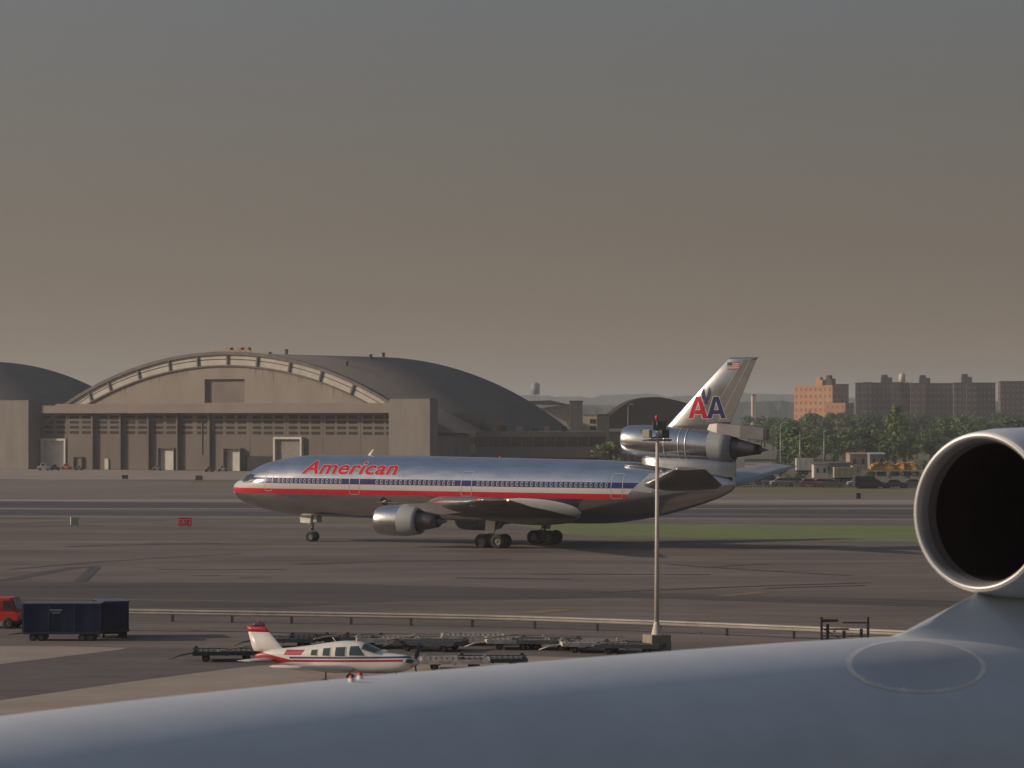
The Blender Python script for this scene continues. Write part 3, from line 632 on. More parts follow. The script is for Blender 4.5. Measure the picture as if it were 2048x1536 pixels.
shed(1652, 1706, 924, 948, grm, 'long blue grey shed behind the tan trailer', wins=5)
shed(1706, 1722, 930, 952, mat('pink wall', (.38, .30, .25), .8), 'small pinkish hut between the grey shed and the yellow loaders', wins=1)
shed(1700, 1735, 905, 940, mat('rose render', (.34, .24, .2), .8), 'rose coloured house among the trees above the grey shed', roof=mat('tile roof', (.3, .2, .16), .8), depth=9)
shed(1740, 1770, 905, 938, grm, 'pale roofed house among the trees left of the tallest tree', roof=mat('pale metal roof', (.4, .4, .4), .5), depth=8)
shed(1722, 1750, 958, 977, mat('brown crate stack', (.10, .08, .07), .9), 'dark brown storage shed in front of the yellow loaders', wins=3)
shed(1500, 1545, 936, 950, grm, 'low grey shed behind the far tailplane tip')
shed(1245, 1283, 905, 930, mat('rust cladding', (.16, .09, .07), .8), 'rusty low shed between the dark tree and the tail engine', wins=3)
# fence with posts
def far_fence(px0, px1, py, hgt, n, label, m):
    a = G(px0, py); c = G(px1, py); r = thing('white_fence', label, 'fence', a, math.atan2(c.y-a.y, c.x-a.x)); Ln = (c-a).length
    for z in (.35, .75, 1.1): MB().box(0, Ln, -.03, .03, hgt*z/1.2-.06, hgt*z/1.2+.06).build('rail', m, r)
    me = MB().box(-.06, .06, -.07, .07, 0, hgt).mesh('post', m)
    for k in range(n): link('post', me, r, (Ln*k/(n-1), 0, 0))
far_fence(1762, 1850, 951, 1.1, 14, 'white rail fence in front of the yellow loaders', mat('white rail', (.5, .46, .42), .7))
far_fence(1440, 1850, 976, 1.0, 60, 'low grey wire fence along the far grass verge', mat('grey rail', (.16, .14, .13), .7))
def street_lamp(px, py, ytop, arm, label):
    p = G(px, py); s = p.y/F; h_ = (py-ytop)*s; r = thing('street_lamp', label, 'street lamp', p, 0, 'street lamps beyond the airfield')
    gm = mat('galvanised steel', (.35, .34, .33), .5, .5)
    MB().tube([(0, 0, 0), (0, 0, h_*.95)], [.13, .08], 7).build('pole', gm, r)
    MB().tube([(0, 0, h_*.94), (arm*.5, 0, h_*.99), (arm, 0, h_)], .06, 6).build('arm', gm, r)
    MB().box(arm-.1, arm+.8, -.2, .2, h_-.12, h_+.06).build('lamp_head', mat('lamp housing', (.6, .58, .52), .4), r)
street_lamp(1648, 945, 858, 2.2, 'grey street lamp with a long arm above the grey sheds')
street_lamp(1600, 950, 856, -1.6, 'grey street lamp leaning left beside the rounded tree')
street_lamp(1561, 950, 845, .8, 'thin street lamp just right of the airliner rudder')
street_lamp(1256, 930, 808, .5, 'thin pole left of the tail engine intake')

# small signs and boxes on the airfield
def sign(px, py, wpx, hpx, m, label, text=None, name='airfield_sign', side=None, rz=0.0):
    p = G(px, py); s = p.y/F; wd, h_ = wpx*s, hpx*s
    r = thing(name, label, 'sign', p, rz, 'small airfield signs')
    MB().box(-wd/2, wd/2, -.2, .2, h_*.16, h_).build('panel', m, r, bevel=.02)
    me = MB().box(-.04, .04, -.04, .04, 0, h_*.16).mesh('leg', hubm)
    for x in (-wd*.35, wd*.35): link('leg', me, r, (x, 0, 0))
    if text:
        cu = bpy.data.curves.new('lettering', 'FONT'); cu.body = text; cu.size = h_*.72; cu.offset = .012; cu.align_x = 'CENTER'; cu.align_y = 'CENTER'; cu.space_character = 1.05
        o = bpy.data.objects.new('lettering', cu); COL.objects.link(o)
        dg = bpy.context.evaluated_depsgraph_get(); me = bpy.data.meshes.new_from_object(o.evaluated_get(dg)); bpy.data.objects.remove(o)
        me.materials.clear(); me.materials.append(mat('pale sign lettering', (.75, .45, .4), .5)); link('lettering', me, r, (0, -.206, h_*.56), (R(90), 0, 0), (.60, 1, 1))
    return r
sign(370, 1054, 26, 19, mat('red sign face', (.70, .012, .04), .45, var=.05), 'red airfield sign lettered CAT 2 on the grass left of the airliner', 'CAT 2')
sign(149, 1053, 16, 19, mat('white sign face', (.5, .48, .38), .6, var=.2, scale=1), 'small white marker board at the taxiway edge, left of the red sign', rz=.3)
sign(250, 959, 12, 9, mat('dark sign back', (.05, .045, .05), .6), 'dark marker board left of the other dark one in front of the hangar doors')
sign(398, 962, 14, 11, mat('brown sign back', (.13, .085, .06), .6), 'brown marker board in front of the hangar, just left of the airliner nose')
sign(1717, 999, 9, 13, mat('black sign back', (.03, .03, .032), .6), 'small black marker board on the far taxiway at right')
# clutter by the hangar doors
def tug(px, py, col, label, sc=1.0):
    sc *= 0.72
    p = G(px, py); r = thing('service_tug', label, 'tug', p, rnd.uniform(-.3, .3), 'service vehicles at the hangar doors')
    m = mat('tug paint %.2f %.2f %.2f' % col, col, .5, var=.08)
    MB().prism([(x*sc, -.8*sc, z*sc) for x, z in ((-1.6, .3), (-1.6, 1.1), (-.2, 1.15), (1.5, .9), (1.6, .3))], (0, 1.6*sc, 0)).build('body', m, r, bevel=.05)
    MB().prism([(x*sc, -.65*sc, z*sc) for x, z in ((-.9, 1.1), (-.7, 1.9), (.3, 1.9), (.6, 1.1))], (0, 1.3*sc, 0)).build('cab', m, r, bevel=.05)
    MB().box(-.55*sc, .2*sc, -.69*sc, -.64*sc, 1.25*sc, 1.75*sc).build('side_window', glassm, r)
    for x in (-1, 1):
        for y in (-.7, .7): put_wheel(r, x*sc, y*sc, .33, cw)
tug(88, 941, (.6, .56, .45), 'white service truck at the left hangar door', 1.25); tug(110, 941, (.04, .05, .10), 'dark blue tug at the left hangar door')
tug(133, 939, (.45, .12, .05), 'orange tug at the left hangar door'); tug(158, 941, (.3, .38, .33), 'pale green tug beside the small dark hangar door', .8)
tug(315, 941, (.4, .38, .34), 'grey tug at the middle hangar doors', .9); tug(418, 944, (.35, .2, .12), 'brown tug in front of the hangar right of the middle door', .9); tug(445, 943, (.65, .6, .5), 'cream topped tug beside the white hangar door', 1.0)

# ------------------------------------------------------------------ the silver airliner
A = R(27); AX, AY = 0.70, 294.2
# polished skin with blue, white and red cheat lines
def skin_material():
    m = bpy.data.materials.new('polished livery'); m.use_nodes = True; n = m.node_tree; N = n.nodes; Lk = n.links
    b = N['Principled BSDF']
    t = N.new('ShaderNodeTexCoord'); s = N.new('ShaderNodeSeparateXYZ'); Lk.new(t.outputs['Object'], s.inputs[0])
    def M(op, a, c=None, d=None):
        q = N.new('ShaderNodeMath'); q.operation = op
        for i, v in enumerate((a, c, d)):
            if v is None: continue
            if isinstance(v, (int, float)): q.inputs[i].default_value = v
            else: Lk.new(v, q.inputs[i])
        return q.outputs[0]
    z = M('ADD', s.outputs['Z'], M('MULTIPLY', s.outputs['X'], 0.0042))
    def zone(z0, z1, xend, xstart=-99):
        a = M('MULTIPLY', M('GREATER_THAN', z, z0), M('LESS_THAN', z, z1))
        lim = M('LESS_THAN', s.outputs['X'], M('ADD', M('MULTIPLY', M('SUBTRACT', z, 5.0), 0.9), xend))
        a = M('MULTIPLY', a, lim)
        if xstart > -90: a = M('MULTIPLY', a, M('GREATER_THAN', s.outputs['X'], xstart))
        return a
    blue, white, red = zone(5.585, 6.12, 12.35, -29.3), zone(5.075, 5.585, 12.35), zone(4.59, 5.075, 12.35)
    lowwhite = M('MULTIPLY', M('MULTIPLY', M('GREATER_THAN', z, 5.55), M('LESS_THAN', z, 5.72)), M('LESS_THAN', s.outputs['X'], -29.3))
    nz = N.new('ShaderNodeTexNoise'); nz.inputs['Scale'].default_value = 0.9; nz.inputs['Detail'].default_value = 5
    mp = N.new('ShaderNodeMapping'); mp.inputs['Scale'].default_value = (0.5, 1, 2.2); Lk.new(t.outputs['Object'], mp.inputs[0]); Lk.new(mp.outputs[0], nz.inputs[0])
    rp = N.new('ShaderNodeValToRGB'); rp.color_ramp.elements[0].color = (0.60, 0.60, 0.62, 1); rp.color_ramp.elements[1].color = (0.70, 0.70, 0.71, 1)
    rp.color_ramp.elements[0].position = .35; rp.color_ramp.elements[1].position = .65; Lk.new(nz.outputs[0], rp.inputs[0])
    def mixc(f, a, c):
        q = N.new('ShaderNodeMix'); q.data_type = 'RGBA'; Lk.new(f, q.inputs[0]); Lk.new(a, q.inputs[6]); q.inputs[7].default_value = (*c, 1); return q.outputs[2]
    c = mixc(blue, rp.outputs[0], (0.022, 0.020, 0.125)); c = mixc(white, c, (0.52, 0.49, 0.46)); c = mixc(red, c, (0.50, 0.018, 0.03)); c = mixc(lowwhite, c, (0.52, 0.49, 0.46))
    # thin panel joints round the body every 3.05 m and along two seams
    fr = M('FRACT', M('DIVIDE', M('ADD', s.outputs['X'], 50.6), 3.05)); seam = M('LESS_THAN', fr, 0.010)
    lon = M('LESS_THAN', M('ABSOLUTE', M('SUBTRACT', z, 7.42)), 0.018)
    seam = M('MAXIMUM', seam, lon)
    q = N.new('ShaderNodeMix'); q.data_type = 'RGBA'; Lk.new(M('MULTIPLY', seam, 0.28), q.inputs[0]); Lk.new(c, q.inputs[6]); q.inputs[7].default_value = (.12, .12, .12, 1)
    Lk.new(q.outputs[2], b.inputs['Base Color'])
    paint = M('MINIMUM', M('ADD', M('ADD', blue, white), M('ADD', red, lowwhite)), 1.0)
    Lk.new(M('SUBTRACT', 1.0, paint), b.inputs['Metallic'])
    Lk.new(M('ADD', M('MULTIPLY', nz.outputs[0], 0.12), 0.13), b.inputs['Roughness'])
    bn = N.new('ShaderNodeBump'); bn.inputs['Strength'].default_value = 0.12; bn.inputs['Distance'].default_value = 0.05
    n2 = N.new('ShaderNodeTexNoise'); n2.inputs['Scale'].default_value = 0.8; n2.inputs['Detail'].default_value = 2; Lk.new(mp.outputs[0], n2.inputs[0])
    Lk.new(n2.outputs[0], bn.inputs['Height']); Lk.new(bn.outputs[0], b.inputs['Normal'])
    return m
skin = skin_material()
polished = mat('polished aluminium', (0.60, 0.60, 0.61), 0.22, 1.0, var=0.08, scale=0.8, bump=0.2, bscale=1.5)
brushed = mat('satin aluminium', (0.50, 0.50, 0.51), 0.42, 0.9, var=0.1, scale=0.8, bump=0.15, bscale=1.2)
greyp = mat('grey composite paint', (0.33, 0.34, 0.35), 0.45, 0.0, var=0.06, scale=0.5)
wing_m = mat('wing grey', (0.145, 0.135, 0.135), 0.45, 0.3, var=0.12, scale=0.4)
darkm = mat('burnt exhaust metal', (0.12, 0.11, 0.12), 0.45, 0.8, var=0.2, scale=1)
blackm = mat('black void', (0.012, 0.011, 0.013), 0.7)
bright = mat('bare leading edge', (0.85, 0.84, 0.82), 0.18, 1.0, var=0.03)

dc = thing('airliner', 'silver three engine airliner with blue, white and red stripes taxiing left', 'airplane', (AX, AY, 0), -A)
st = [(-31.20, 5.16, 5.02, .08), (-31.12, 5.44, 4.74, .40), (-30.95, 5.66, 4.42, .70), (-30.5, 5.92, 4.05, 1.12), (-30.1, 6.12, 3.79, 1.42), (-29.4, 6.56, 3.55, 1.82), (-28.4, 7.16, 3.27, 2.25), (-27.3, 7.60, 3.0, 2.56), (-26.0, 7.92, 2.76, 2.78),
      (-24.2, 8.20, 2.53, 2.93), (-22.4, 8.38, 2.41, 2.99), (-16, 8.40, 2.37, 3.01), (-2, 8.24, 2.26, 3.01), (6, 8.12, 2.19, 3.01), (8.5, 8.09, 2.22, 2.97), (10.4, 8.02, 2.36, 2.86), (12.4, 7.88, 2.64, 2.68),
      (14.9, 7.62, 3.10, 2.34), (18.4, 7.25, 4.06, 1.62), (20.3, 7.0, 4.74, 1.10), (21.3, 6.66, 5.22, .70), (21.75, 6.3, 5.6, .32), (21.85, 6.05, 5.85, .06)]
us = [s[0] for s in st]; f_zt, f_zb, f_b = pchip(us, [s[1] for s in st]), pchip(us, [s[2] for s in st]), pchip(us, [s[3] for s in st])
def fus_y(u, z):
    zt, zb = f_zt(u), f_zb(u); zc = (zt+zb)/2; q = (z-zc)/((zt-zb)/2)
    return f_b(u)*math.sqrt(max(0.0, 1-q*q))
NS = 64
ul = [-31.20, -31.18, -31.15, -31.11, -31.05, -30.95]+[-30.85+0.15*i for i in range(8)]+[-29.6+.3*i for i in range(24)]+[-22.2+.8*i for i in range(38)]+[8.4+.35*i for i in range(36)]+[21.1, 21.3, 21.5, 21.65, 21.75, 21.82, 21.85]
ul = sorted(set(round(x, 3) for x in ul))
b = MB(); vs_ = []
for u in ul:
    zt, zb = f_zt(u), f_zb(u); zc, hh, bb = (zt+zb)/2, (zt-zb)/2, f_b(u)
    for k in range(NS):
        t = 2*math.pi*k/NS; vs_.append((u, bb*math.cos(t), zc+hh*math.sin(t)))
b.add(vs_, [(i*NS+k, i*NS+(k+1) % NS, (i+1)*NS+(k+1) % NS, (i+1)*NS+k) for i in range(len(ul)-1) for k in range(NS)], 0, True)
b.add(vs_[:NS], [tuple(range(NS))]); b.add(vs_[-NS:], [tuple(range(NS))])
b.build('fuselage', skin, dc)
def on_skin(u, z, off=0.012, side=-1):
    """point on the body side at height z, lifted off along an approximate normal"""
    zt, zb = f_zt(u), f_zb(u); zc, hh, bb = (zt+zb)/2, (zt-zb)/2, f_b(u)
    q = max(-1, min(1, (z-zc)/hh)); y = bb*math.sqrt(max(0, 1-q*q))
    e = 0.05; bd = (fus_y(u+e, z)-fus_y(u-e, z))/(2*e)
    n = Vector((-bd, y/(bb*bb)*bb, q/hh*bb)); n = Vector((-bd*max(.3, y/bb), y/bb, q*bb/hh)).normalized()
    return Vector((u+n.x*off, side*(y+n.y*off), z+n.z*off))
# passenger windows: one mesh, many parts
fr_m = mat('window surround', (0.25, 0.255, 0.29), 0.5, 0.2); pn_m = mat('cabin window pane', (0.04, 0.04, 0.07), 0.3, 0.0)
def oval(w_, h_, n=12): return [(math.copysign(abs(math.cos(t))**.7, math.cos(t))*w_, math.copysign(abs(math.sin(t))**.7, math.sin(t))*h_) for t in [2*math.pi*k/n for k in range(n)]]
b = MB(); o_, i_ = oval(.15, .22), oval(.09, .14)
b.add([(x, -.02, z) for x, z in o_]+[(x, -.025, z) for x, z in i_]+[(x, .06, z) for x, z in o_], [(k, (k+1) % 12, 12+(k+1) % 12, 12+k) for k in range(12)]+[(k, (k+1) % 12, 24+(k+1) % 12, 24+k) for k in range(12)], 0)
b.add([(x, -.015, z) for x, z in i_], [tuple(range(12))], 1)
win_me = b.mesh('cabin_window', [fr_m, pn_m])
for side in (-1, 1):
    for n_, u0, u1 in ((15, -24.45, -17.6), (17, -13.6, -5.4), (27, -2.8, 10.3)):
        for k in range(n_):
            u = u0+(u1-u0)*k/(n_-1); z = 5.86-0.0042*u
            p = on_skin(u, z, .0, side); yaw = math.atan((fus_y(u+.1, z)-fus_y(u-.1, z))/.2)
            link('cabin_window', win_me, dc, p, (R(9)*(-1), 0, (-yaw if side < 0 else math.pi+yaw)))
def skin_strip(pts, wd, m, name, off=.014, parent=dc, side=-1):
    """thin raised strip along a path of (u, z) on the body side"""
    vs = []; n = len(pts)
    for i, (u, z) in enumerate(pts):
        a = pts[max(i-1, 0)]; c = pts[min(i+1, n-1)]; d = Vector((c[0]-a[0], c[1]-a[1])).normalized(); nn = Vector((-d.y, d.x))*wd/2
        vs += [on_skin(u+nn.x, z+nn.y, off, side), on_skin(u-nn.x, z-nn.y, off, side)]
    b = MB(); b.add(vs, [(2*i, 2*i+1, 2*i+3, 2*i+2) for i in range(n-1)], 0, True); return b.build(name, m, parent)
seam_m = mat('door seam', (0.40, 0.38, 0.36), 0.5, 0.3)
for u0, u1, z0, z1 in ((-26.1, -25.25, 4.95, 6.75), (-16.6, -15.5, 4.72, 6.95), (-4.6, -3.5, 4.68, 6.9), (10.75, 11.85, 4.62, 6.8)):
    pts = []
    q = 6
    for i in range(q+1): pts.append((u0, z1+(z0+.2-z1)*i/q))
    pts += [(u0+.06, z0+.06), (u0+.2, z0), ((u0+u1)/2, z0), (u1-.2, z0), (u1-.06, z0+.06)]
    for i in range(q+1): pts.append((u1, z0+.2+(z1-z0-.2)*i/q))
    pts += [(u1-.1, z1+.08), (u0+.1, z1+.08), (u0, z1)]
    skin_strip(pts, .06, seam_m, 'cabin_door')
skin_strip([(-13.9, 4.0), (-11.6, 3.97)], .05, seam_m, 'cargo_door')
# cockpit windows: panes with frames
def skin_patch(poly, m, name, off, parent=dc, side=-1, div=5):
    (a, b_, c, d) = poly; vs = []
    for i in range(div+1):
        for j in range(div+1):
            s, t = i/div, j/div
            u = (a[0]*(1-s)+b_[0]*s)*(1-t)+(d[0]*(1-s)+c[0]*s)*t; z = (a[1]*(1-s)+b_[1]*s)*(1-t)+(d[1]*(1-s)+c[1]*s)*t
            vs.append(on_skin(u, z, off, side))
    q = MB(); q.add(vs, [(i*(div+1)+j, (i+1)*(div+1)+j, (i+1)*(div+1)+j+1, i*(div+1)+j+1) for i in range(div) for j in range(div)], 0, True)
    return q.build(name, m, parent)
ck = [[(-29.35, 5.86), (-28.95, 5.80), (-28.55, 6.50), (-29.05, 6.40)], [(-28.86, 5.80), (-28.25, 5.84), (-28.05, 6.52), (-28.46, 6.53)], [(-28.16, 5.88), (-27.78, 6.0), (-27.72, 6.46), (-27.98, 6.50)]]
for side in (-1, 1):
    for pl in ck:
        cu_, cz_ = sum(p[0] for p in pl)/4, sum(p[1] for p in pl)/4
        fr = skin_patch([(cu_+(u-cu_)*1.16, cz_+(z-cz_)*1.16) for u, z in pl], bright, 'cockpit_window', .012, side=side)
        skin_patch(pl, glassm, 'window_pane', .024, parent=fr, side=side)
skin_patch([(-30.85, 4.45), (-30.68, 4.40), (-30.6, 4.78), (-30.92, 4.85)], greyp, 'radome_seam', .01)
# lettering wrapped on the body
def text_mesh(body, offset, shear=0.0, size=1.0, cuts=None, spacing=1.0):
    cu = bpy.data.curves.new('lettering', 'FONT'); cu.body = body; cu.size = size; cu.offset = offset; cu.shear = shear; cu.space_character = spacing; cu.resolution_u = 6
    o = bpy.data.objects.new('lettering', cu); COL.objects.link(o)
    dg = bpy.context.evaluated_depsgraph_get(); me = bpy.data.meshes.new_from_object(o.evaluated_get(dg)); bpy.data.objects.remove(o)
    if cuts:
        bm = bmesh.new(); bm.from_mesh(me)
        for k in range(cuts):
            y = -0.3+1.4*k/cuts
            bmesh.ops.bisect_plane(bm, geom=bm.verts[:]+bm.edges[:]+bm.faces[:], plane_co=(0, y, 0), plane_no=(0, 1, 0))
        bm.to_mesh(me); bm.free()
    me.materials.clear(); return me
def wrap_text(body, u0, u1, zb0, ztop, m, out_m, bold, outline, shear, side=-1):
    ref = text_mesh(body, bold, shear, spacing=1.07)
    xs = [v.co.x for v in ref.vertices]; ys = [v.co.y for v in ref.vertices if True]
    x0, x1, y0, y1 = min(xs), max(xs), 0.0, max(v.co.y for v in ref.vertices if v.co.x < min(xs)+0.9)
    for off, mm, lift, nm in ((bold+outline, out_m, .020, 'lettering_outline'), (bold, m, .032, 'lettering')):
        me = text_mesh(body, off, shear, cuts=18, spacing=1.07)
        for v in me.vertices:
            u = u0+(v.co.x-x0)/(x1-x0)*(u1-u0); z = zb0+(v.co.y-y0)/(y1-y0)*(ztop-zb0)-0.0042*(u-u0)
            v.co = on_skin(u, z, lift, side)
        me.materials.append(mm); link(nm, me, dc)
red_l = mat('red lettering', (0.50, 0.012, 0.03), 0.6, var=0.03, spec=.2); white_l = mat('white outline', (0.62, 0.56, 0.55), 0.5, var=0.03); blue_l = mat('blue lettering', (0.02, 0.018, 0.11), 0.5, var=0.05)
wrap_text('American', -22.05, -11.6, 6.66, 7.88, red_l, white_l, 0.024, 0.020, 0.20)

# wing-body fairing
b = MB(); vs_ = []; n1, n2 = 30, 20
for i in range(n1+1):
    t = i/n1; u = -4.0+11.6*t; env = math.sin(math.pi*min(1, t*1.0))**0.45
    for j in range(n2+1):
        a = -math.pi/2+(math.pi)*j/n2      # from belly to upper side on the far side, mirrored below
        z = 3.25+1.3*env*math.sin(a)*(1.0 if a > 0 else 0.98); 
        yy = (fus_y(u, max(z, f_zb(u)+.02)) if z > f_zb(u)+.02 else 0)
        ybase = max(yy, 2.3*math.cos(a)*env)
        vs_.append((u, -(ybase*0.995+0.16*env*math.cos(a)), z))
for side in (1, -1):
    q = MB(); q.add([(x, y*side, z) for x, y, z in vs_], [(i*(n2+1)+j, (i+1)*(n2+1)+j, (i+1)*(n2+1)+j+1, i*(n2+1)+j+1) for i in range(n1) for j in range(n2)], 0, True)
    q.build('wing_fairing', mat('light grey fairing paint', (0.42, 0.42, 0.41), 0.4, 0.0, var=0.06, scale=.5), dc)
# lifting surfaces
AF = [(0, 0), (.006, .018), (.02, .034), (.06, .056), (.14, .078), (.28, .092), (.42, .088), (.6, .066), (.8, .034), (1.0, .004)]
def airfoil(c, th):
    up = [(x*c, z*c*th) for x, z in AF]; lo = [(x*c, -z*c*th*.8) for x, z in AF[::-1][:-1]]
    return up+lo
def surface(secs, m, name, parent, le_m=None):
    """secs: (u, v, z, chord, thickness factor, twist) with v the span position"""
    b = MB(); vs = []; n = None
    for u, v, z, c, th, tw_ in secs:
        af = airfoil(c, th); n = len(af)
        for x, zz in af: vs.append((u+x*math.cos(tw_)+zz*math.sin(tw_), v, z+zz*math.cos(tw_)-x*math.sin(tw_)))
    k = len(secs)
    fs = [(i*n+j, i*n+(j+1) % n, (i+1)*n+(j+1) % n, (i+1)*n+j) for i in range(k-1) for j in range(n)]
    mi = [1 if (le_m and (f[0] % n <= 1 or f[0] % n >= n-1)) else 0 for f in fs]
    for f, q in zip(fs, mi): b.add([], [])
    o = len(b.v); b.v += vs
    for f, q in zip(fs, mi): b.f.append(list(f)); b.mi.append(q); b.sm.append(True)
    b.f.append(list(range(n))); b.mi.append(0); b.sm.append(False); b.f.append([(k-1)*n+j for j in range(n)]); b.mi.append(0); b.sm.append(False)
    return b.build(name, [m, le_m or m], parent)
for s in (-1, 1):
    wingo = surface([(-9.6, s*1.5, 3.72, 16.4, .62, R(3.5)), (-8.2, s*3.1, 3.82, 15.2, .68, R(3.3)), (-4.0, s*8.2, 4.1, 10.6, .82, R(2.2)), (-2.6, s*10, 4.2, 9.0, .9, R(1.8)), (3.0, s*17.0, 4.55, 5.7, .85, R(.5)), (8.0, s*23.4, 4.93, 2.9, .8, R(-.5)), (8.5, s*23.7, 4.95, 2.2, .4, R(-.5))], wing_m, 'wing', dc, bright)
    for v, u, L_ in ((6.0, 3.5, 3.0), (12.5, 4.0, 2.6), (17.5, 6.2, 2.2)):
        zz = 3.45+(v-6)*.07
        q = MB(); q.lathe([(u-L_, .02), (u-L_*.5, .22), (u, .26), (u+L_*.5, .18), (u+L_*.8, .02)], 10, cen=lambda x, v=v, zz=zz: (s*v, zz)); q.build('flap_fairing', wing_m, wingo)
    for u_, nm, mm in ((8.15, 'position_light', mat('red position light', (.7, .05, .05), .3, emit=((1, .12, .1), .6))), (10.9, 'tip_light', mat('warm tip light', (.9, .8, .7), .3, emit=((1, .7, .5), 1.0)))):
        q = MB(); q.lathe([(u_-.12, .01), (u_-.06, .09), (u_+.06, .09), (u_+.12, .01)], 8, cen=lambda x: (s*23.72, 4.97)); q.build(nm, mm, wingo)
    surface([(12.2, s*1.2, 5.75, 8.4, .9, R(1)), (14.6, s*3.0, 6.1, 7.2, .9, R(1)), (20.45, s*10.6, 7.45, 3.1, .8, 0), (20.9, s*10.85, 7.5, 2.4, .4, 0)], wing_m if s < 0 else mat('far tailplane lit grey', (0.36, 0.37, 0.38), 0.35, 0.3), 'tailplane', dc, bright)  # far one coloured as a lit top, near one as a shaded underside
# wing engines
def wing_engine(s):
    e = bpy.data.objects.new('wing_engine', None); COL.objects.link(e); e.parent = dc; e.location = (-10.6, s*8.0, 2.48)
    b = MB(); b.lathe([(.0, 1.12), (.04, 1.18), (.2, 1.27), (.8, 1.37), (1.6, 1.42), (2.55, 1.42)], 40); b.build('fan_cowl', polished, e)
    b = MB(); b.lathe([(2.555, 1.415), (3.2, 1.40), (4.0, 1.30), (4.42, 1.22), (4.40, 1.14), (3.6, 1.1)], 40); b.build('reverser_cowl', greyp, e)
    b = MB(); b.lathe([(.0, 1.12), (.05, 1.06), (.3, 1.02), (1.0, 1.08)], 40); b.build('inlet_lip', bright, e)
    b = MB(); b.lathe([(1.0, 1.08), (1.02, .3), (.7, .12), (.55, .01)], 40); b.build('fan', blackm, e)
    b = MB(); b.lathe([(3.6, 1.1), (3.7, .95), (4.6, .88), (5.6, .70), (6.35, .56), (6.3, .45), (6.2, .3)], 32); b.build('core_cowl', darkm, e)
    b = MB(); b.lathe([(6.0, .4), (6.5, .33), (6.9, .18), (7.25, .02)], 24); b.build('exhaust_plug', darkm, e)
    b = MB(); sec = [(2.0, 1.35, 1.42, .05), (3.2, 1.28, 1.58, .2), (5.2, .85, 1.66, .26), (6.8, .6, 1.62, .26), (9.6, .9, 1.5, .2), (11, 1.2, 1.35, .05)]
    vs = []
    for x, z0, z1, h_ in sec: vs += [(x, -h_, z0), (x, h_, z0), (x, h_*.8, z1), (x, -h_*.8, z1)]
    b.add(vs, [(i*4+j, i*4+(j+1) % 4, (i+1)*4+(j+1) % 4, (i+1)*4+j) for i in range(len(sec)-1) for j in range(4)]+[(0, 1, 2, 3), (20, 21, 22, 23)], 0, False)
    b.build('pylon', mat('shaded pylon paint', (.11, .10, .10), .5, .2, var=.15, scale=.6), e, bevel=.03)  # dark tone puts the shade under the wing into the colour
wing_engine(-1); wing_engine(1)
# tail engine, fin and rudder
cen2 = lambda x: (0, 9.95-0.062*(x-10.8))
te = bpy.data.objects.new('tail_engine', None); COL.objects.link(te); te.parent = dc
MB().lathe([(10.84, 1.10), (10.88, 1.16), (11.05, 1.26), (11.6, 1.40), (12.9, 1.50), (15, 1.52), (18, 1.46), (19.5, 1.39)], 48, cen=cen2).build('nacelle', polished, te)
MB().lathe([(19.505, 1.385), (20.6, 1.33), (21.75, 1.20), (21.7, 1.12), (20.8, 1.1)], 48, cen=cen2).build('reverser_cowl', greyp, te)
MB().lathe([(10.84, 1.10), (10.9, 1.05), (11.4, 1.02), (13, 1.05)], 48, cen=cen2).build('inlet_lip', bright, te)
MB().lathe([(13, 1.05), (13.05, .01)], 48, cen=cen2).build('inlet_duct', blackm, te)
MB().lathe([(20.8, 1.1), (20.9, 1.02), (22.0, .86), (23.2, .62), (23.75, .5)], 40, cen=cen2).build('core_cowl', darkm, te)
MB().lathe([(23.755, .5), (24.25, .42), (24.2, .36), (23.9, .3)], 32, cen=cen2).build('exhaust_ring', blackm, te)
MB().lathe([(23.6, .3), (24.4, .22), (25.1, .02)], 24, cen=cen2).build('exhaust_plug', darkm, te)
for u in (14.7, 15.4, 16.8, 17.5):
    MB().lathe([(u-.07, 1.50 if u < 16 else 1.48), (u-.05, 1.545 if u < 16 else 1.52), (u+.05, 1.545 if u < 16 else 1.52), (u+.07, 1.50 if u < 16 else 1.48)], 48, cen=cen2).build('nacelle_band', brushed, te)
fin_b = mat('pylon metal', (0.38, 0.37, 0.365), 0.30, 1.0, var=.1)
# stub pylon between body and tail engine
def plate(outline, thick, m, name, parent, taper=None, bev=0):
    """vertical symmetric plate: outline of (u, z), half thickness"""
    q = MB(); q.prism([(u, -thick, z) for u, z in outline], (0, 2*thick, 0)); return q.build(name, m, parent, bevel=bev)
fw = pchip([12.6, 13.2, 14.6, 17.5, 20.0, 21.5, 21.9], [.06, .48, .78, .85, .62, .22, .03]); b = MB(); vs = []
for i in range(30):
    u = 12.6+9.3*i/29; h_ = fw(u); z0 = f_zt(u)-.45 if u < 20.5 else max(6.6, f_zt(20.5)-.45); zt_ = 8.9
    vs += [(u, -h_*1.15, z0), (u, -h_*.95, z0+(zt_-z0)*.35), (u, -h_*.9, zt_), (u, h_*.9, zt_), (u, h_*.95, z0+(zt_-z0)*.35), (u, h_*1.15, z0)]
b.add(vs, [(i*6+j, i*6+(j+1) % 6, (i+1)*6+(j+1) % 6, (i+1)*6+j) for i in range(29) for j in range(5)], 0, True)
b.build('engine_pylon', fin_b, te)
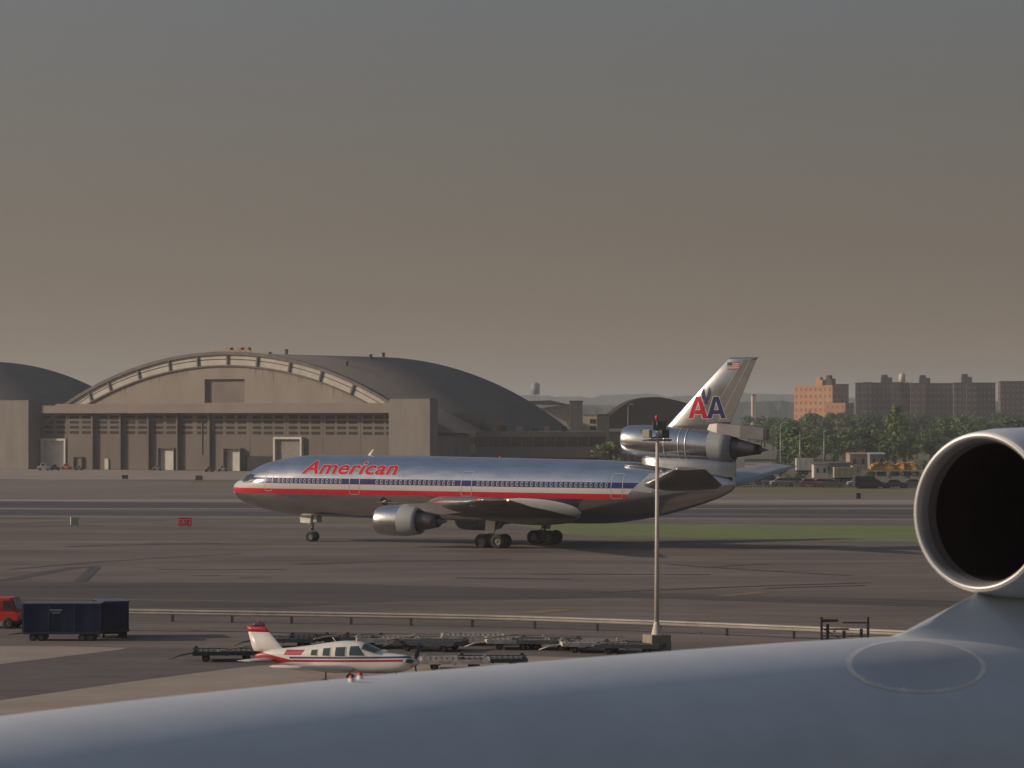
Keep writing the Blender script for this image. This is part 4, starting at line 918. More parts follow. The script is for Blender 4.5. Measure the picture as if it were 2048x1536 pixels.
# fin lofted upwards
def vfin(secs, m, name, parent, le_m=None):
    b = MB(); vs = []; n = None
    for u, z, c, th in secs:
        up = [(x*c, y_*th) for x, y_ in AF]; lo = [(x*c, -y_*th) for x, y_ in AF[::-1][:-1]]; af = up+lo; n = len(af)
        vs += [(u+x, y_, z) for x, y_ in af]
    k = len(secs); b.v = vs
    for i in range(k-1):
        for j in range(n):
            b.f.append([i*n+j, i*n+(j+1) % n, (i+1)*n+(j+1) % n, (i+1)*n+j]); b.mi.append(1 if (le_m and (j <= 1 or j >= n-2)) else 0); b.sm.append(True)
    b.f.append(list(range(n))); b.mi.append(0); b.sm.append(False); b.f.append([(k-1)*n+j for j in range(n)]); b.mi.append(0); b.sm.append(False)
    return b.build(name, [m, le_m or m], parent)
fin_m = mat('fin skin', (0.46, 0.455, 0.45), 0.27, 1.0, var=0.1, scale=0.6, bump=0.2, bscale=1.0)
rud_m = mat('rudder skin', (0.30, 0.285, 0.275), 0.45, 0.7, var=0.12, scale=0.5)
LEu = lambda z: 15.28+(z-11.41)*0.970
TEu = lambda z: 21.31+(z-11.41)*0.447
fin = vfin([(14.2, 10.2, 6.9, 4.5), (LEu(11.4), 11.4, TEu(11.4)-LEu(11.4), 4.2), (LEu(14.4), 14.4, TEu(14.4)-LEu(14.4), 3.2), (LEu(17.25), 17.25, TEu(17.25)-LEu(17.25), 2.2), (LEu(17.42)+.3, 17.42, TEu(17.4)-LEu(17.4)-.2, 1.0)], fin_m, 'fin', dc, bright)
FT = lambda u, z: AFy((u-LEu(z))/(TEu(z)-LEu(z)))*(4.2+(2.2-4.2)*(z-11.4)/5.85)
afy = pchip([a[0] for a in AF], [a[1] for a in AF])
AFy = lambda x: afy(max(0, min(1, x)))
def fin_pt(u, z, off, side=-1): return Vector((u, side*(FT(u, z)+off), z))
def fin_patch(poly, m, name, off, parent=dc, div=None):
    me = bpy.data.meshes.new(name); bm = bmesh.new(); f = bm.faces.new([bm.verts.new((u, 0, z)) for u, z in poly]); bmesh.ops.triangulate(bm, faces=[f])
    for k in range(12):
        bmesh.ops.bisect_plane(bm, geom=bm.verts[:]+bm.edges[:]+bm.faces[:], plane_co=(15.5+k*.75, 0, 0), plane_no=(1, 0, 0))
    for k in range(4):
        bmesh.ops.bisect_plane(bm, geom=bm.verts[:]+bm.edges[:]+bm.faces[:], plane_co=(0, 0, 12+k*1.5), plane_no=(0, 0, 1))
    for v in bm.verts: v.co = fin_pt(v.co.x, v.co.z, off)
    bm.to_mesh(me); bm.free(); me.materials.append(m); return link(name, me, parent)
rl = lambda f: [(LEu(z)+(TEu(z)-LEu(z))*f, z) for z in (11.7, 13.6, 15.4, 17.1)]
for a in (0.60, 0.80):
    pts = rl(a); vs = []
    for u, z in pts: vs += [fin_pt(u-.03, z, .012), fin_pt(u+.03, z, .012)]
    q = MB(); q.add(vs, [(2*i, 2*i+1, 2*i+3, 2*i+2) for i in range(3)]); q.build('rudder_hinge_line', mat('pale hinge line', (.5,.48,.45), .5), fin)
pr = [(LEu(z)+(TEu(z)-LEu(z))*.61, z) for z in (11.6, 17.2)]+[(TEu(z)-.02, z) for z in (17.2, 11.6)]
fin_patch(pr, rud_m, 'rudder', .006)
# the box shaped tail fairing behind the fin
b = MB(); vs = []
for u, z0, z1, h_ in ((18.4, 11.15, 11.3, .04), (20.2, 10.5, 11.5, .5), (22.5, 10.15, 11.32, .6), (24.7, 9.95, 11.05, .45), (25.0, 10.0, 10.95, .3)):
    vs += [(u, -h_, z0), (u, h_, z0), (u, h_*.75, z1), (u, -h_*.75, z1)]
b.add(vs, [(i*4+j, i*4+(j+1) % 4, (i+1)*4+(j+1) % 4, (i+1)*4+j) for i in range(4) for j in range(4)]+[(0, 1, 2, 3), (16, 17, 18, 19)])
b.build('rudder_base_fairing', mat('tail fairing skin', (.20, .19, .185), .4, .5, var=.12, scale=.6), dc, bevel=.12)
# fin logo: red A, blue A, eagle
def A_poly(u0, u1, z0, z1, slant=0.0, grow=0.0):
    w_ = u1-u0; h_ = z1-z0
    def q(x, y): return (u0+x*w_, z0+y*h_)
    outer = [q(0, 0), q(.36, 1), q(.64, 1), q(1, 0), q(.76, 0), q(.68, .24), q(.32, .24), q(.24, 0)]
    return outer, [q(.38, .40), q(.62, .40), q(.5, .80)]
def letter_A(u0, u1, z0, z1, m, off=.03):
    w_, h_ = u1-u0, z1-z0
    q = lambda x, y: (u0+x*w_, z0+y*h_)
    polys = [[q(0, 0), q(.25, 0), q(.50, .82), q(.50, 1), q(.36, 1)], [q(1, 0), q(.64, 1), q(.50, 1), q(.50, .82), q(.75, 0)], [q(.31, .20), q(.69, .20), q(.64, .38), q(.36, .38)]]
    o = 0.06
    g_ = lambda x, y, dx, dy: (u0+x*w_+dx*o*1.2, z0+y*h_+dy*o)
    out = [[g_(0, 0, -1.3, -1), g_(.25, 0, 1, -1), g_(.50, .82, 1, -1), g_(.50, 1, 0, 1), g_(.36, 1, -.7, 1)], [g_(1, 0, 1.3, -1), g_(.64, 1, .7, 1), g_(.50, 1, 0, 1), g_(.50, .82, -1, -1), g_(.75, 0, -1, -1)], [g_(.28, .20, 0, -1), g_(.72, .20, 0, -1), g_(.64, .38, 0, 1), g_(.36, .38, 0, 1)]]
    for p in out: fin_patch(p, white_l, 'letter_outline', off-.012+out.index(p)*.001, fin)
    for i, p in enumerate(polys): fin_patch(p, m, 'letter_a', off+i*.001, fin)
letter_A(17.38, 19.25, 11.92, 13.88, red_l); letter_A(19.18, 20.95, 11.92, 13.88, blue_l)
eg = [[(18.98, 13.42), (19.10, 13.42), (19.12, 13.7), (18.98, 14.1), (18.86, 14.75), (18.70, 14.5), (18.62, 14.15), (18.74, 13.75)],
      [(19.10, 13.42), (19.2, 13.42), (19.45, 13.75), (19.58, 14.15), (19.52, 14.5), (19.38, 14.78), (19.26, 14.1), (19.10, 13.7)],
      [(18.86, 13.15), (19.02, 13.34), (19.1, 13.1), (19.18, 13.34), (19.36, 13.15), (19.2, 13.6), (19.02, 13.6)]]
for i, p in enumerate(eg): fin_patch([(u, z) for u, z in p], blue_l, 'eagle_emblem', .034+i*.002, fin)
# small flag
fl0, fl1, fz0, fz1 = 21.15, 22.3, 16.35, 16.98
for k in range(7):
    fin_patch([(fl0, fz0+(fz1-fz0)*k/7), (fl1, fz0+(fz1-fz0)*k/7), (fl1, fz0+(fz1-fz0)*(k+1)/7), (fl0, fz0+(fz1-fz0)*(k+1)/7)], mat('flag red', (.40, .09, .08), .5) if k % 2 == 0 else white_l, 'flag_stripe', .026, fin)
fin_patch([(fl0, fz0+.33), (fl0+.45, fz0+.33), (fl0+.45, fz1), (fl0, fz1)], blue_l, 'flag_canton', .034, fin)
# landing gear
mw = wheel_mesh(.66, .45, 28); nw = wheel_mesh(.50, .34, 24); strut_m = mat('gear strut grey', (.38, .37, .36), .45, .4); door_m = mat('white gear door', (.78, .74, .68), .5)
for s in (-1, 1):
    gr = bpy.data.objects.new('main_gear', None); COL.objects.link(gr); gr.parent = dc; gr.location = (0, s*5.33, 0)
    for x in (-.82, .82):
        for y in (-.69, .69): put_wheel(gr, x, y, .66, mw)
    b = MB(); b.tube([(-.9, 0, .66), (.9, 0, .66)], .16, 10); b.build('bogie_beam', strut_m, gr)
    b = MB(); b.tube([(0, 0, .7), (0, 0, 2.0)], .13, 10); b.tube([(0, 0, 1.5), (0, -s*.2, 3.6)], .2, 10); b.build('strut', strut_m, gr)
    b = MB(); b.tube([(.05, 0, 1.6), (1.6, -s*.3, 3.3)], .08, 8); b.tube([(-.2, 0, .95), (-.42, 0, 1.4), (-.15, 0, 1.75)], .06, 6); b.build('brace', strut_m, gr)
    b = MB(); b.prism([(-.62, s*.45, 1.42), (.34, s*.45, 1.40), (.46, s*.45, 2.45), (-.52, s*.45, 2.62)], (0, s*.06, 0)); b.build('gear_door', door_m, gr)
    b = MB(); b.prism([(-.9, s*.35, 2.62), (.6, s*.35, 2.4), (1.5, s*.2, 3.5), (-1.6, s*.2, 3.6)], (0, s*.1, 0)); b.build('wheel_well_door', wing_m, gr)
gr = bpy.data.objects.new('nose_gear', None); COL.objects.link(gr); gr.parent = dc; gr.location = (-22.42, 0, 0)
for y in (-.36, .36): put_wheel(gr, 0, y, .5, nw)
b = MB(); b.tube([(0, 0, .5), (0, 0, 1.35)], .08, 10); b.tube([(0, 0, 1.1), (0.05, 0, 2.6)], .13, 10); b.tube([(0, -.5, .5), (0, .5, .5)], .06, 8); b.build('strut', strut_m, gr)
b = MB(); b.tube([(0, 0, 1.6), (-1.1, 0, 2.5)], .05, 6); b.box(-.2, -.1, -.3, -.1, 1.1, 1.3); b.box(-.2, -.1, .1, .3, 1.1, 1.3); b.build('brace', strut_m, gr)
for y in (-.62, .62): MB().prism([(-1.0, y, 1.85), (.1, y, 1.80), (.15, y, 2.5), (-1.1, y, 2.6)], (0, .04, 0)).build('gear_door', door_m if y < 0 else strut_m, gr)
MB().box(.35, .75, -.5, .5, 1.9, 2.5).build('aft_door', strut_m, gr)
# antennas, cargo badge, lights
MB().prism([(-16.3, -.03, 8.38), (-16.0, -.03, 8.38), (-15.6, -.03, 8.95), (-15.75, -.03, 8.95)], (0, .06, 0)).build('blade_antenna', mat('pale antenna', (.85, .75, .6), .4), dc)
MB().lathe([(8.30, .12), (8.45, .1), (8.5, .01)], 10, axis='z').build('beacon', mat('red beacon', (.6, .03, .03), .3), dc, loc=(-2.0, 0, -.08))
b = MB(); 
def disc(u, z, r_, m, off, nm):
    vs = [on_skin(u, z, off)]+[on_skin(u+math.cos(2*math.pi*k/20)*r_, z+math.sin(2*math.pi*k/20)*r_, off) for k in range(20)]
    q = MB(); q.add(vs, [(0, 1+k, 1+(k+1) % 20) for k in range(20)], 0, True); return q.build(nm, m, dc)
disc(-12.95, 4.08, .40, blackm, .012, 'cargo_vent'); skin_patch([(-13.25, 3.98), (-12.75, 4.12), (-12.7, 4.24), (-13.2, 4.08)], door_m, 'vent_flap', .03)
skin_patch([(-12.35, 3.9), (-12.2, 3.9), (-12.2, 4.25), (-12.35, 4.25)], blackm, 'vent_slot', .012)
skin_patch([(-23.7, 4.25), (-22.0, 4.25), (-22.0, 4.40), (-23.7, 4.40)], mat('small blue script', (.10, .09, .16), .5), 'nose_script', .012)
skin_patch([(-24.9, 4.40), (-24.0, 4.40), (-24.0, 4.47), (-24.9, 4.47)], mat('small red script', (.30, .06, .06), .5), 'nose_script', .012)
skin_patch([(-23.4, 3.98), (-23.28, 3.98), (-23.28, 4.10), (-23.4, 4.10)], bright, 'static_port', .014)
# tailplane root fairing plate (dark leading crescent)
skin_patch([(12.9, 5.35), (14.6, 5.15), (15.6, 7.0), (14.2, 6.9)], greyp, 'tailplane_root_fairing', .02)

# ------------------------------------------------------------------ foreground airliner body with the tail intake
paint_fg = mat('glossy white aircraft paint', (0.66, 0.67, 0.69), 0.36, 0.0, var=0.05, scale=0.5, stretch=(1, 1, 2.5), bump=0.02, bscale=0.7)
d1 = Vector((-0.675, -0.739, 0)).normalized(); side_n = Vector((0.739, -0.675, 0)).normalized()
fgpts = [(-420, 1490), (-150, 1457), (15, 1435), (380, 1392), (880, 1342), (1240, 1312), (1540, 1289), (1760, 1275), (1860, 1271), (1960, 1268), (2080, 1264), (2400, 1256)]
# crown line: straight in plan, height following the photo
p0x, p0y = 7.3, 55.0
stn = []
for px, py in fgpts:
    k = (px-1024)/F; s_ = (k*p0y-p0x)/(d1.x-k*d1.y); X, Y = p0x+s_*d1.x, p0y+s_*d1.y
    stn.append((s_, H-(py-HY)*Y/F))
stn.sort()
fz = pchip([a for a, _ in stn], [b_ for _, b_ in stn])
fg = thing('foreground_airliner', 'white airliner body filling the bottom edge with a round engine intake at right', 'airplane', (0, 0, 0))
s0, s1 = stn[0][0], stn[-1][0]; n_s, n_a = 60, 96
def fg_pt(s_, ph, off=0.0):
    """ph: angle from the crown towards the camera side"""
    rad = 2.99 if s_ > 0 else 2.99-0.0035*s_*s_*0.3
    z = fz(s_); c = Vector((p0x+d1.x*s_, p0y+d1.y*s_, z-rad))
    return c+(side_n*math.sin(ph)+Vector((0, 0, 1))*math.cos(ph))*(rad+off)
b = MB(); vs = []
for i in range(n_s+1):
    s_ = s0+(s1-s0)*i/n_s
    for k in range(n_a): vs.append(fg_pt(s_, 2*math.pi*k/n_a))
b.add(vs, [(i*n_a+k, i*n_a+(k+1) % n_a, (i+1)*n_a+(k+1) % n_a, (i+1)*n_a+k) for i in range(n_s) for k in range(n_a)], 0, True)
b.add(vs[:n_a], [tuple(range(n_a))]); b.add(vs[-n_a:], [tuple(range(n_a))])
b.build('fuselage', paint_fg, fg)
# find surface point under a photo pixel (march along the ray)
def fg_hit(px, py):
    dr = Vector(((px-1024)/F, 1, -(py-HY)/F)); lo, best = None, None
    t = 20.0
    while t < 80:
        p = Vector((0, 0, H))+dr*t
        s_ = (p.x-p0x)*d1.x+(p.y-p0y)*d1.y; c = Vector((p0x+d1.x*s_, p0y+d1.y*s_, fz(s_)-2.99)); q = p-c; q -= d1*q.dot(d1)
        if q.length < 2.99: return s_, math.atan2(q.dot(side_n), q.z)
        t += 0.02
    return None
# round the oval access panel: a sealed ring on the crown
ocs, och = fg_hit(1830, 1333)
N_ = 64; ang = [2*math.pi*k/N_ for k in range(N_)]
rim_pts = []
for a in ang:
    h_ = fg_hit(1832+132*math.cos(a), 1332-50*math.sin(a)+4*math.cos(a)); rim_pts.append(h_)
cs, ch = sum(p[0] for p in rim_pts)/N_, sum(p[1] for p in rim_pts)/N_
def ring(k0, k1, off, m, nm, jag=0.0):
    vs = []; r = random.Random(3)
    for j, k in enumerate((k0, k1)):
        for i, (s_, h_) in enumerate(rim_pts):
            kk = k+(r.uniform(-jag, jag) if jag else 0); vs.append(fg_pt(cs+(s_-cs)*kk, ch+(h_-ch)*kk, off))
    q = MB(); q.add(vs, [(i, (i+1) % N_, N_+(i+1) % N_, N_+i) for i in range(N_)], 0, True); return q.build(nm, m, fg)
ring(1.065, 0.965, .006, mat('cream sealant', (0.92, 0.84, 0.77), 0.6, var=0.12, scale=6), 'sealant_ring', .008)
vs = [fg_pt(cs, ch, .010)]+[fg_pt(cs+(s_-cs)*.5, ch+(h_-ch)*.5, .010) for s_, h_ in rim_pts]+[fg_pt(cs+(s_-cs)*.98, ch+(h_-ch)*.98, .010) for s_, h_ in rim_pts]
q = MB(); q.add(vs, [(0, 1+i, 1+(i+1) % N_) for i in range(N_)]+[(1+i, 1+(i+1) % N_, 1+N_+(i+1) % N_, 1+N_+i) for i in range(N_)], 0, True)
q.build('oval_panel', mat('slightly darker white paint', (0.56, 0.57, 0.59), 0.36, 0.0, var=0.03), fg)
# ragged sealant along the lower rim
b = MB(); r = random.Random(11)
for k in range(60):
    a = R(-150+k*2.1)+r.uniform(-.01, .01); i = int((a % (2*math.pi))/(2*math.pi)*N_) % N_; s_, h_ = rim_pts[i]; sc = 1.0+r.uniform(-.015, .035)
    p1 = (cs+(s_-cs)*sc, ch+(h_-ch)*sc); vs = [fg_pt(p1[0]+r.uniform(-.08, .08), p1[1]+r.uniform(-.012, .012), .022) for _ in range(4)]
    b.add(vs, [(0, 1, 2), (0, 2, 3)])
b.build('sealant_smear', mat('cream sealant', (0.72, 0.66, 0.60), 0.6), fg)
# tail intake
ic = P(1960, 1024, 56.0); nax = Vector((-0.675, -0.739, 0.035)).normalized()     # intake faces forward
ti = bpy.data.objects.new('tail_intake', None); COL.objects.link(ti); ti.parent = fg; ti.location = ic
ti.rotation_euler = nax.to_track_quat('X', 'Z').to_euler()
RI = 1.42
MB().lathe([(0.0, RI*.955), (.035, RI*.985), (-.02, RI*1.0), (-.15, RI*1.02), (-.6, RI*1.06), (-1.6, RI*1.10), (-3.0, RI*1.13), (-7.0, RI*1.13)], 96).build('nacelle_skin', paint_fg, ti)
MB().lathe([(0.036, RI*.98), (.055, RI*.955), (.03, RI*.93), (-.05, RI*.905), (-.2, RI*.885)], 96).build('intake_lip', mat('polished lip', (0.40, 0.39, 0.39), 0.38, 0.5, var=0.03), ti)
MB().lathe([(-.2, RI*.885), (-.32, RI*.875), (-.42, RI*.87)], 96).build('intake_throat', mat('intake grey', (.16, .145, .14), .6, 0.0), ti)
MB().lathe([(-.42, RI*.87), (-1.5, RI*.82), (-4.5, RI*.75), (-6.5, RI*.7), (-6.6, .01)], 64).build('intake_duct', mat('intake dark', (.030, .016, .015), .8, spec=.1), ti)
# triangular fairing under the intake
low = P(1962, 1186, 55.5)
b = MB(); vs = []; n_f = 70
hA = fg_hit(1812, 1276); sA = hA[0]; 
k = (1962-1024)/F; sB = (k*p0y-p0x)/(d1.x-k*d1.y)
for i in range(n_f+1):
    t = i/n_f; s_ = sA+(sB-sA)*t; base = fg_pt(s_, 0, 0)
    zt_ = base.z+(low.z-fg_pt(sB, 0).z)*t
    wd = 0.12+0.30*t; 
    for side_, dz in ((-1, 0), (0, 1), (1, 0)):
        if dz: vs.append(Vector((base.x, base.y, zt_)))
        else:
            vs.append(fg_pt(s_, side_*(wd/2.99+.22*t+.05), -.02))
            vs.append(Vector((base.x, base.y, 0))+side_n*side_*wd*.35+Vector((0, 0, base.z+(zt_-base.z)*.72)))
# reorder: [lowL, midL, top, lowR, midR]
rows = []
for i in range(n_f+1):
    a = vs[i*5:(i+1)*5]; rows += [a[0], a[1], a[2], a[4], a[3]]
b.add(rows, [(i*5+j, (i+1)*5+j, (i+1)*5+j+1, i*5+j+1) for i in range(n_f) for j in range(4)], 0, True)
# continue under the nacelle
bs = sB-5.0; e0 = rows[-5:]; e1 = [p+(-nax)*5.0 for p in e0]
b.add(e0+e1, [(j, 5+j, 6+j, 1+j) for j in range(4)], 0, True)
b.build('intake_fairing', paint_fg, fg)
# two small red and white lamps on the crown
for px, py, dp, lab in ((709, 1350, .0, 0), (726, 1344, .6, 1)):
    h_ = fg_hit(px, py+14); base = fg_pt(h_[0], h_[1]-0.02, 0) if h_ else P(px, py+12, 46)
    l_ = bpy.data.objects.new('crown_lamp', None); COL.objects.link(l_); l_.parent = fg; l_.location = base; l_.scale = (.8, .8, .62)
    MB().lathe([(-.01, .05), (.02, .055), (.07, .05), (.075, .04)], 14, axis='z').build('lamp_base', mat('lamp white', (.75, .7, .66), .4), l_)
    MB().lathe([(.075, .045), (.11, .045), (.14, .03), (.15, .005)], 14, axis='z').build('lamp_dome', mat('red beacon', (.6, .03, .03), .3), l_)

# ------------------------------------------------------------------ floodlight mast
mp_ = G(1313.5, 1306); pole_m = mat('painted mast', (.56, .50, .44), .6, var=.12, scale=1.5, stretch=(1, 1, .2))
ms = thing('floodlight_mast', 'tall pale floodlight mast on a concrete block in front of the airliner', 'light mast', mp_)
sc = mp_.y/F
b = MB(); hb_ = .57; b.hexa([(-hb_, -hb_, 0), (hb_, -hb_, 0), (hb_, hb_, 0), (-hb_, hb_, 0)], [(-hb_*.95, -hb_*.95, .95), (hb_*.95, -hb_*.95, .95), (hb_*.95, hb_*.95, .95), (-hb_*.95, hb_*.95, .95)])
b.build('concrete_block', mat('block concrete', (.30, .26, .20), .9, scale=2, col2=(.2, .17, .13), contrast=.8), ms, rz=R(24), bevel=.03)
MB().lathe([(.95, .28), (1.0, .27), (1.55, .14), (1.62, .12)], 14, axis='z').build('base_cover', pole_m, ms)
MB().tube([(0, 0, 1.55), (.03, 0, 11.3)], [.125, .085], 14).build('pole', pole_m, ms)
MB().tube([(-.75, 0, 10.85), (.75, 0, 10.85)], .05, 8).tube([(-.28, 0, 10.95), (.03, -.0, 11.0), (.3, 0, 10.95)], .045, 8).build('crossarm', darkm, ms)
fl_lit = mat('floodlight housing', (.34, .31, .24), .5, var=.1); fl_shade = mat('shaded floodlight housing', (.10, .09, .08), .5)  # sunlit and shaded tones painted as two housing colours
for x0, x1, m, rz in ((-.66, -.26, fl_lit, -.5), (.14, .58, fl_shade, .35)):
    q = MB(); w_ = x1-x0; q.hexa([(-w_/2, -.2, -.2), (w_/2, -.2, -.2), (w_/2*.8, .2, -.15), (-w_/2*.8, .2, -.15)], [(-w_/2, -.2, .24), (w_/2, -.2, .24), (w_/2*.8, .2, .18), (-w_/2*.8, .2, .18)])
    fo = q.build('floodlight', m, ms, loc=((x0+x1)/2, -.12, 11.15), rz=rz, bevel=.02)
    MB().box(-w_/2*.85, w_/2*.85, -.21, -.2, -.15, .18).build('lens', m, fo)
MB().box(-.85, -.66, -.1, .1, 11.3, 11.38).build('bracket', fl_lit, ms)
MB().box(-.2, .5, .12, .3, 11.35, 11.85).build('rear_floodlight', fl_shade, ms, bevel=.03)
MB().tube([(.03, 0, 11.3), (.03, 0, 11.9)], .04, 8).build('spigot', darkm, ms)
MB().lathe([(11.9, .06), (12.0, .09), (12.1, .07), (12.14, .01)], 12, axis='z').build('obstruction_light', mat('red obstruction glass', (.75, .03, .07), .3), ms)

# ------------------------------------------------------------------ guard rail
gl = [(-160, 1236), (255, 1243), (945, 1255), (1313, 1267), (1588, 1278.5), (1860, 1291)]
fy = pchip([a for a, _ in gl], [b_ for _, b_ in gl])
galv = mat('galvanised rail', (.40, .36, .31), .5, .2, var=.15, scale=1)
a0, a1 = G(-160, fy(-160)), G(1900, fy(1900))
gd = thing('guard_rail', 'long galvanised guard rail on short posts crossing the apron', 'guard rail', a0)
prof = [(0, .42), (-.06, .46), (-.07, .51), (-.015, .555), (-.0, .575), (-.015, .595), (-.07, .64), (-.06, .69), (0, .73)]
xs = list(range(-160, 1901, 40)); line_pts = [G(x, fy(x))-a0 for x in xs]
for i in range(0, len(xs)-1, 3):
    seg = line_pts[i:i+4]
    if len(seg) < 2: continue
    b = MB(); vs = []
    for j, p in enumerate(seg):
        d = (seg[min(j+1, len(seg)-1)]-seg[max(j-1, 0)]).normalized(); nn = Vector((d.y, -d.x, 0))
        for q_, z in prof: vs.append(p-nn*q_*1.0+Vector((0, 0, z*1.02)))
    k = len(prof); b.add(vs, [(i2*k+j, (i2+1)*k+j, (i2+1)*k+j+1, i2*k+j+1) for i2 in range(len(seg)-1) for j in range(k-1)], 0, False)
    b.build('rail_beam', galv, gd)
pm_ = MB().box(-.08, .08, .02, .16, 0, .70).mesh('post', mat('rail post', (.15, .125, .105), .8, var=.2, scale=3))
for x in [-130, -11, 107, 226, 345, 464, 583, 702, 822, 945, 1070, 1195, 1320, 1454, 1588, 1722, 1858]:
    link('post', pm_, gd, G(x, fy(x))-a0)

# ------------------------------------------------------------------ baggage carts and the red van
navy = mat('navy cart panel', (.018, .026, .066), .45, var=.15, scale=1.5); navy2 = mat('navy cart curtain', (.020, .030, .072), .85, spec=.1, var=.2, scale=2, stretch=(1, 1, .2), bump=.4, bscale=3)
cwm = wheel_mesh(.21, .13, 16)
def cart(name, loc, rz, L_, label, text=True):
    r = thing(name, label, 'baggage cart', loc, rz, 'navy baggage carts')
    W_ = 1.5
    MB().box(-L_/2, L_/2, -W_/2, W_/2, .38, .50).build('floor_frame', navy, r, bevel=.02)
    MB().box(-L_/2+.03, L_/2-.03, -W_/2+.03, W_/2-.03, .50, 1.98).build('side_panel', navy2, r, bevel=.03)
    MB().box(-L_/2-.03, L_/2+.03, -W_/2-.03, W_/2+.03, 1.98, 2.05).build('roof', mat('cart roof', (.05, .06, .10), .35), r, bevel=.02)
    for x in (-L_/2, -L_/6, L_/6, L_/2): MB().box(x-.03, x+.03, -W_/2-.012, -W_/2+.03, .5, 1.98).build('frame_post', navy, r)
    for x in (-L_/2+.75, L_/2-.75):
        for y in (-.62, .62):
            put_wheel(r, x-.22, y, .21, cwm); put_wheel(r, x+.22, y, .21, cwm)
        MB().box(x-.3, x+.3, -.55, .55, .24, .38).build('axle_frame', blackm, r)
    MB().tube([(-L_/2-.9, 0, .32), (-L_/2, 0, .42)], .035, 6).build('tow_bar', blackm, r)
    if text:
        sm = mat('faded white stencil', (.30, .34, .42), .6)
        for x0, x1, z0, z1 in ((-.62, .05, 1.64, 1.72), (-.50, -.08, 1.50, 1.57)):
            q = MB(); x = x0
            while x < x1-.03: q.box(x, x+.055, -W_/2-.004, -W_/2+.02, z0, z1); x += .075
            q.build('stencil', sm, r)
    return r
pc = G(127, 1281); cart('baggage_cart', pc, R(-1), 4.15, 'long navy baggage cart with a faint white stencil, nearest the red van')
pc2 = G(229, 1276); cart('baggage_cart', pc2+Vector((-0.25, 0.6, 0)), R(-72), 2.7, 'navy baggage cart turned at an angle behind the long one', False)
redm = mat('red van paint', (.50, .02, .025), .4, var=.06)
vp = G(-4, 1256); rv = thing('red_van', 'bright red van at the left edge behind the navy cart', 'van', vp, R(-8))
MB().prism([(x, -.9, z) for x, z in ((-2.6, .45), (-2.6, 1.0), (1.3, 1.0), (1.45, .8), (1.45, .45))], (0, 1.8, 0)).build('body', redm, rv, bevel=.05)
MB().prism([(x, -.86, z) for x, z in ((-2.5, .98), (-2.2, 1.72), (.98, 1.78), (1.32, 1.02))], (0, 1.72, 0)).build('cabin', redm, rv, bevel=.05)
for x0, x1 in ((-1.5, -.4), (-.25, .35)): MB().box(x0, x1, -.885, -.855, 1.12, 1.58).build('side_window', mat('pale reflecting glass', (.3, .3, .28), .2), rv)
MB().prism([(.55, -.885, 1.1), (1.22, -.885, 1.1), (.95, -.885, 1.62), (.55, -.885, 1.62)], (0, .03, 0)).build('side_window', glassm, rv)
MB().prism([(1.05, -.7, 1.66), (1.28, -.7, 1.12), (1.32, -.7, 1.12), (1.09, -.7, 1.66)], (0, 1.4, 0)).build('rear_window', glassm, rv)
MB().box(1.4, 1.5, -.9, .9, .42, .55).build('bumper', blackm, rv); MB().box(1.44, 1.47, -.88, -.72, .75, .95).build('tail_light', mat('red lamp', (.8, .02, .03), .3), rv)
for x in (-1.7, .85):
    for y in (-.82, .82): put_wheel(rv, x, y, .33, cw)

# ------------------------------------------------------------------ pallet dollies
dk_m = mat('worn steel deck', (.13, .12, .115), .7, .1, var=.35, scale=3); dk_b = mat('blue black frame', (.035, .04, .045), .6, var=.3, scale=3); dk_l = mat('pale dolly frame', (.62, .55, .47), .6, var=.3, scale=3)
dw = wheel_mesh(.20, .14, 14); plank_p = mat('pale worn deck', (.33, .29, .24), .8, var=.35, scale=4)
def dolly_proto(frame_m, name, label, cat, L_=3.3, W_=2.4, seed=0):
    r_ = random.Random(seed); r = thing(name, label, cat)
    q = MB(); q.box(-L_/2, L_/2, -W_/2, -W_/2+.12, .36, .56); q.box(-L_/2, L_/2, W_/2-.12, W_/2, .36, .56); q.box(-L_/2, -L_/2+.1, -W_/2+.12, W_/2-.12, .38, .54); q.box(L_/2-.1, L_/2, -W_/2+.12, W_/2-.12, .38, .54)
    q.build('frame', frame_m, r)
    for y0 in (-W_/2+.16, .12): MB().box(-L_/2+.12, L_/2-.12, y0, y0+W_/2-.30, .49, .52).build('deck_plate', dk_m if frame_m is dk_b else plank_p, r)
    me = MB().tube([(0, -W_/2+.14, .50), (0, W_/2-.14, .50)], .045, 6).mesh('roller', dk_m)
    k = 12
    for i in range(k): link('roller', me, r, (-L_/2+.2+(L_-.4)*i/(k-1), 0, 0))
    MB().box(-L_/2+.1, L_/2-.1, -.08, .08, .30, .44).box(-.05, .05, -W_/2+.12, W_/2-.12, .32, .43).build('centre_beam', dk_b, r)
    for x in (-L_/2+.2, L_/2-.2):
        for y in (-W_/2+.06, W_/2-.06): MB().box(x-.08, x+.08, y-.06, y+.06, .56, .66).build('corner_stop', frame_m, r)
    for x in (-L_*.3, L_*.3):
        for y in (-W_*.36, W_*.36): put_wheel(r, x, y, .20, dw)
        MB().tube([(x, -W_*.36, .22), (x, W_*.36, .22)], .05, 6).build('axle', dk_b, r)
    MB().tube([(-L_/2, 0, .40), (-L_/2-.6, 0, .30), (-L_/2-1.1, 0, .12)], .04, 6).build('tow_bar', frame_m, r)
    return r
grp = 'empty cargo dollies lined up on the apron'
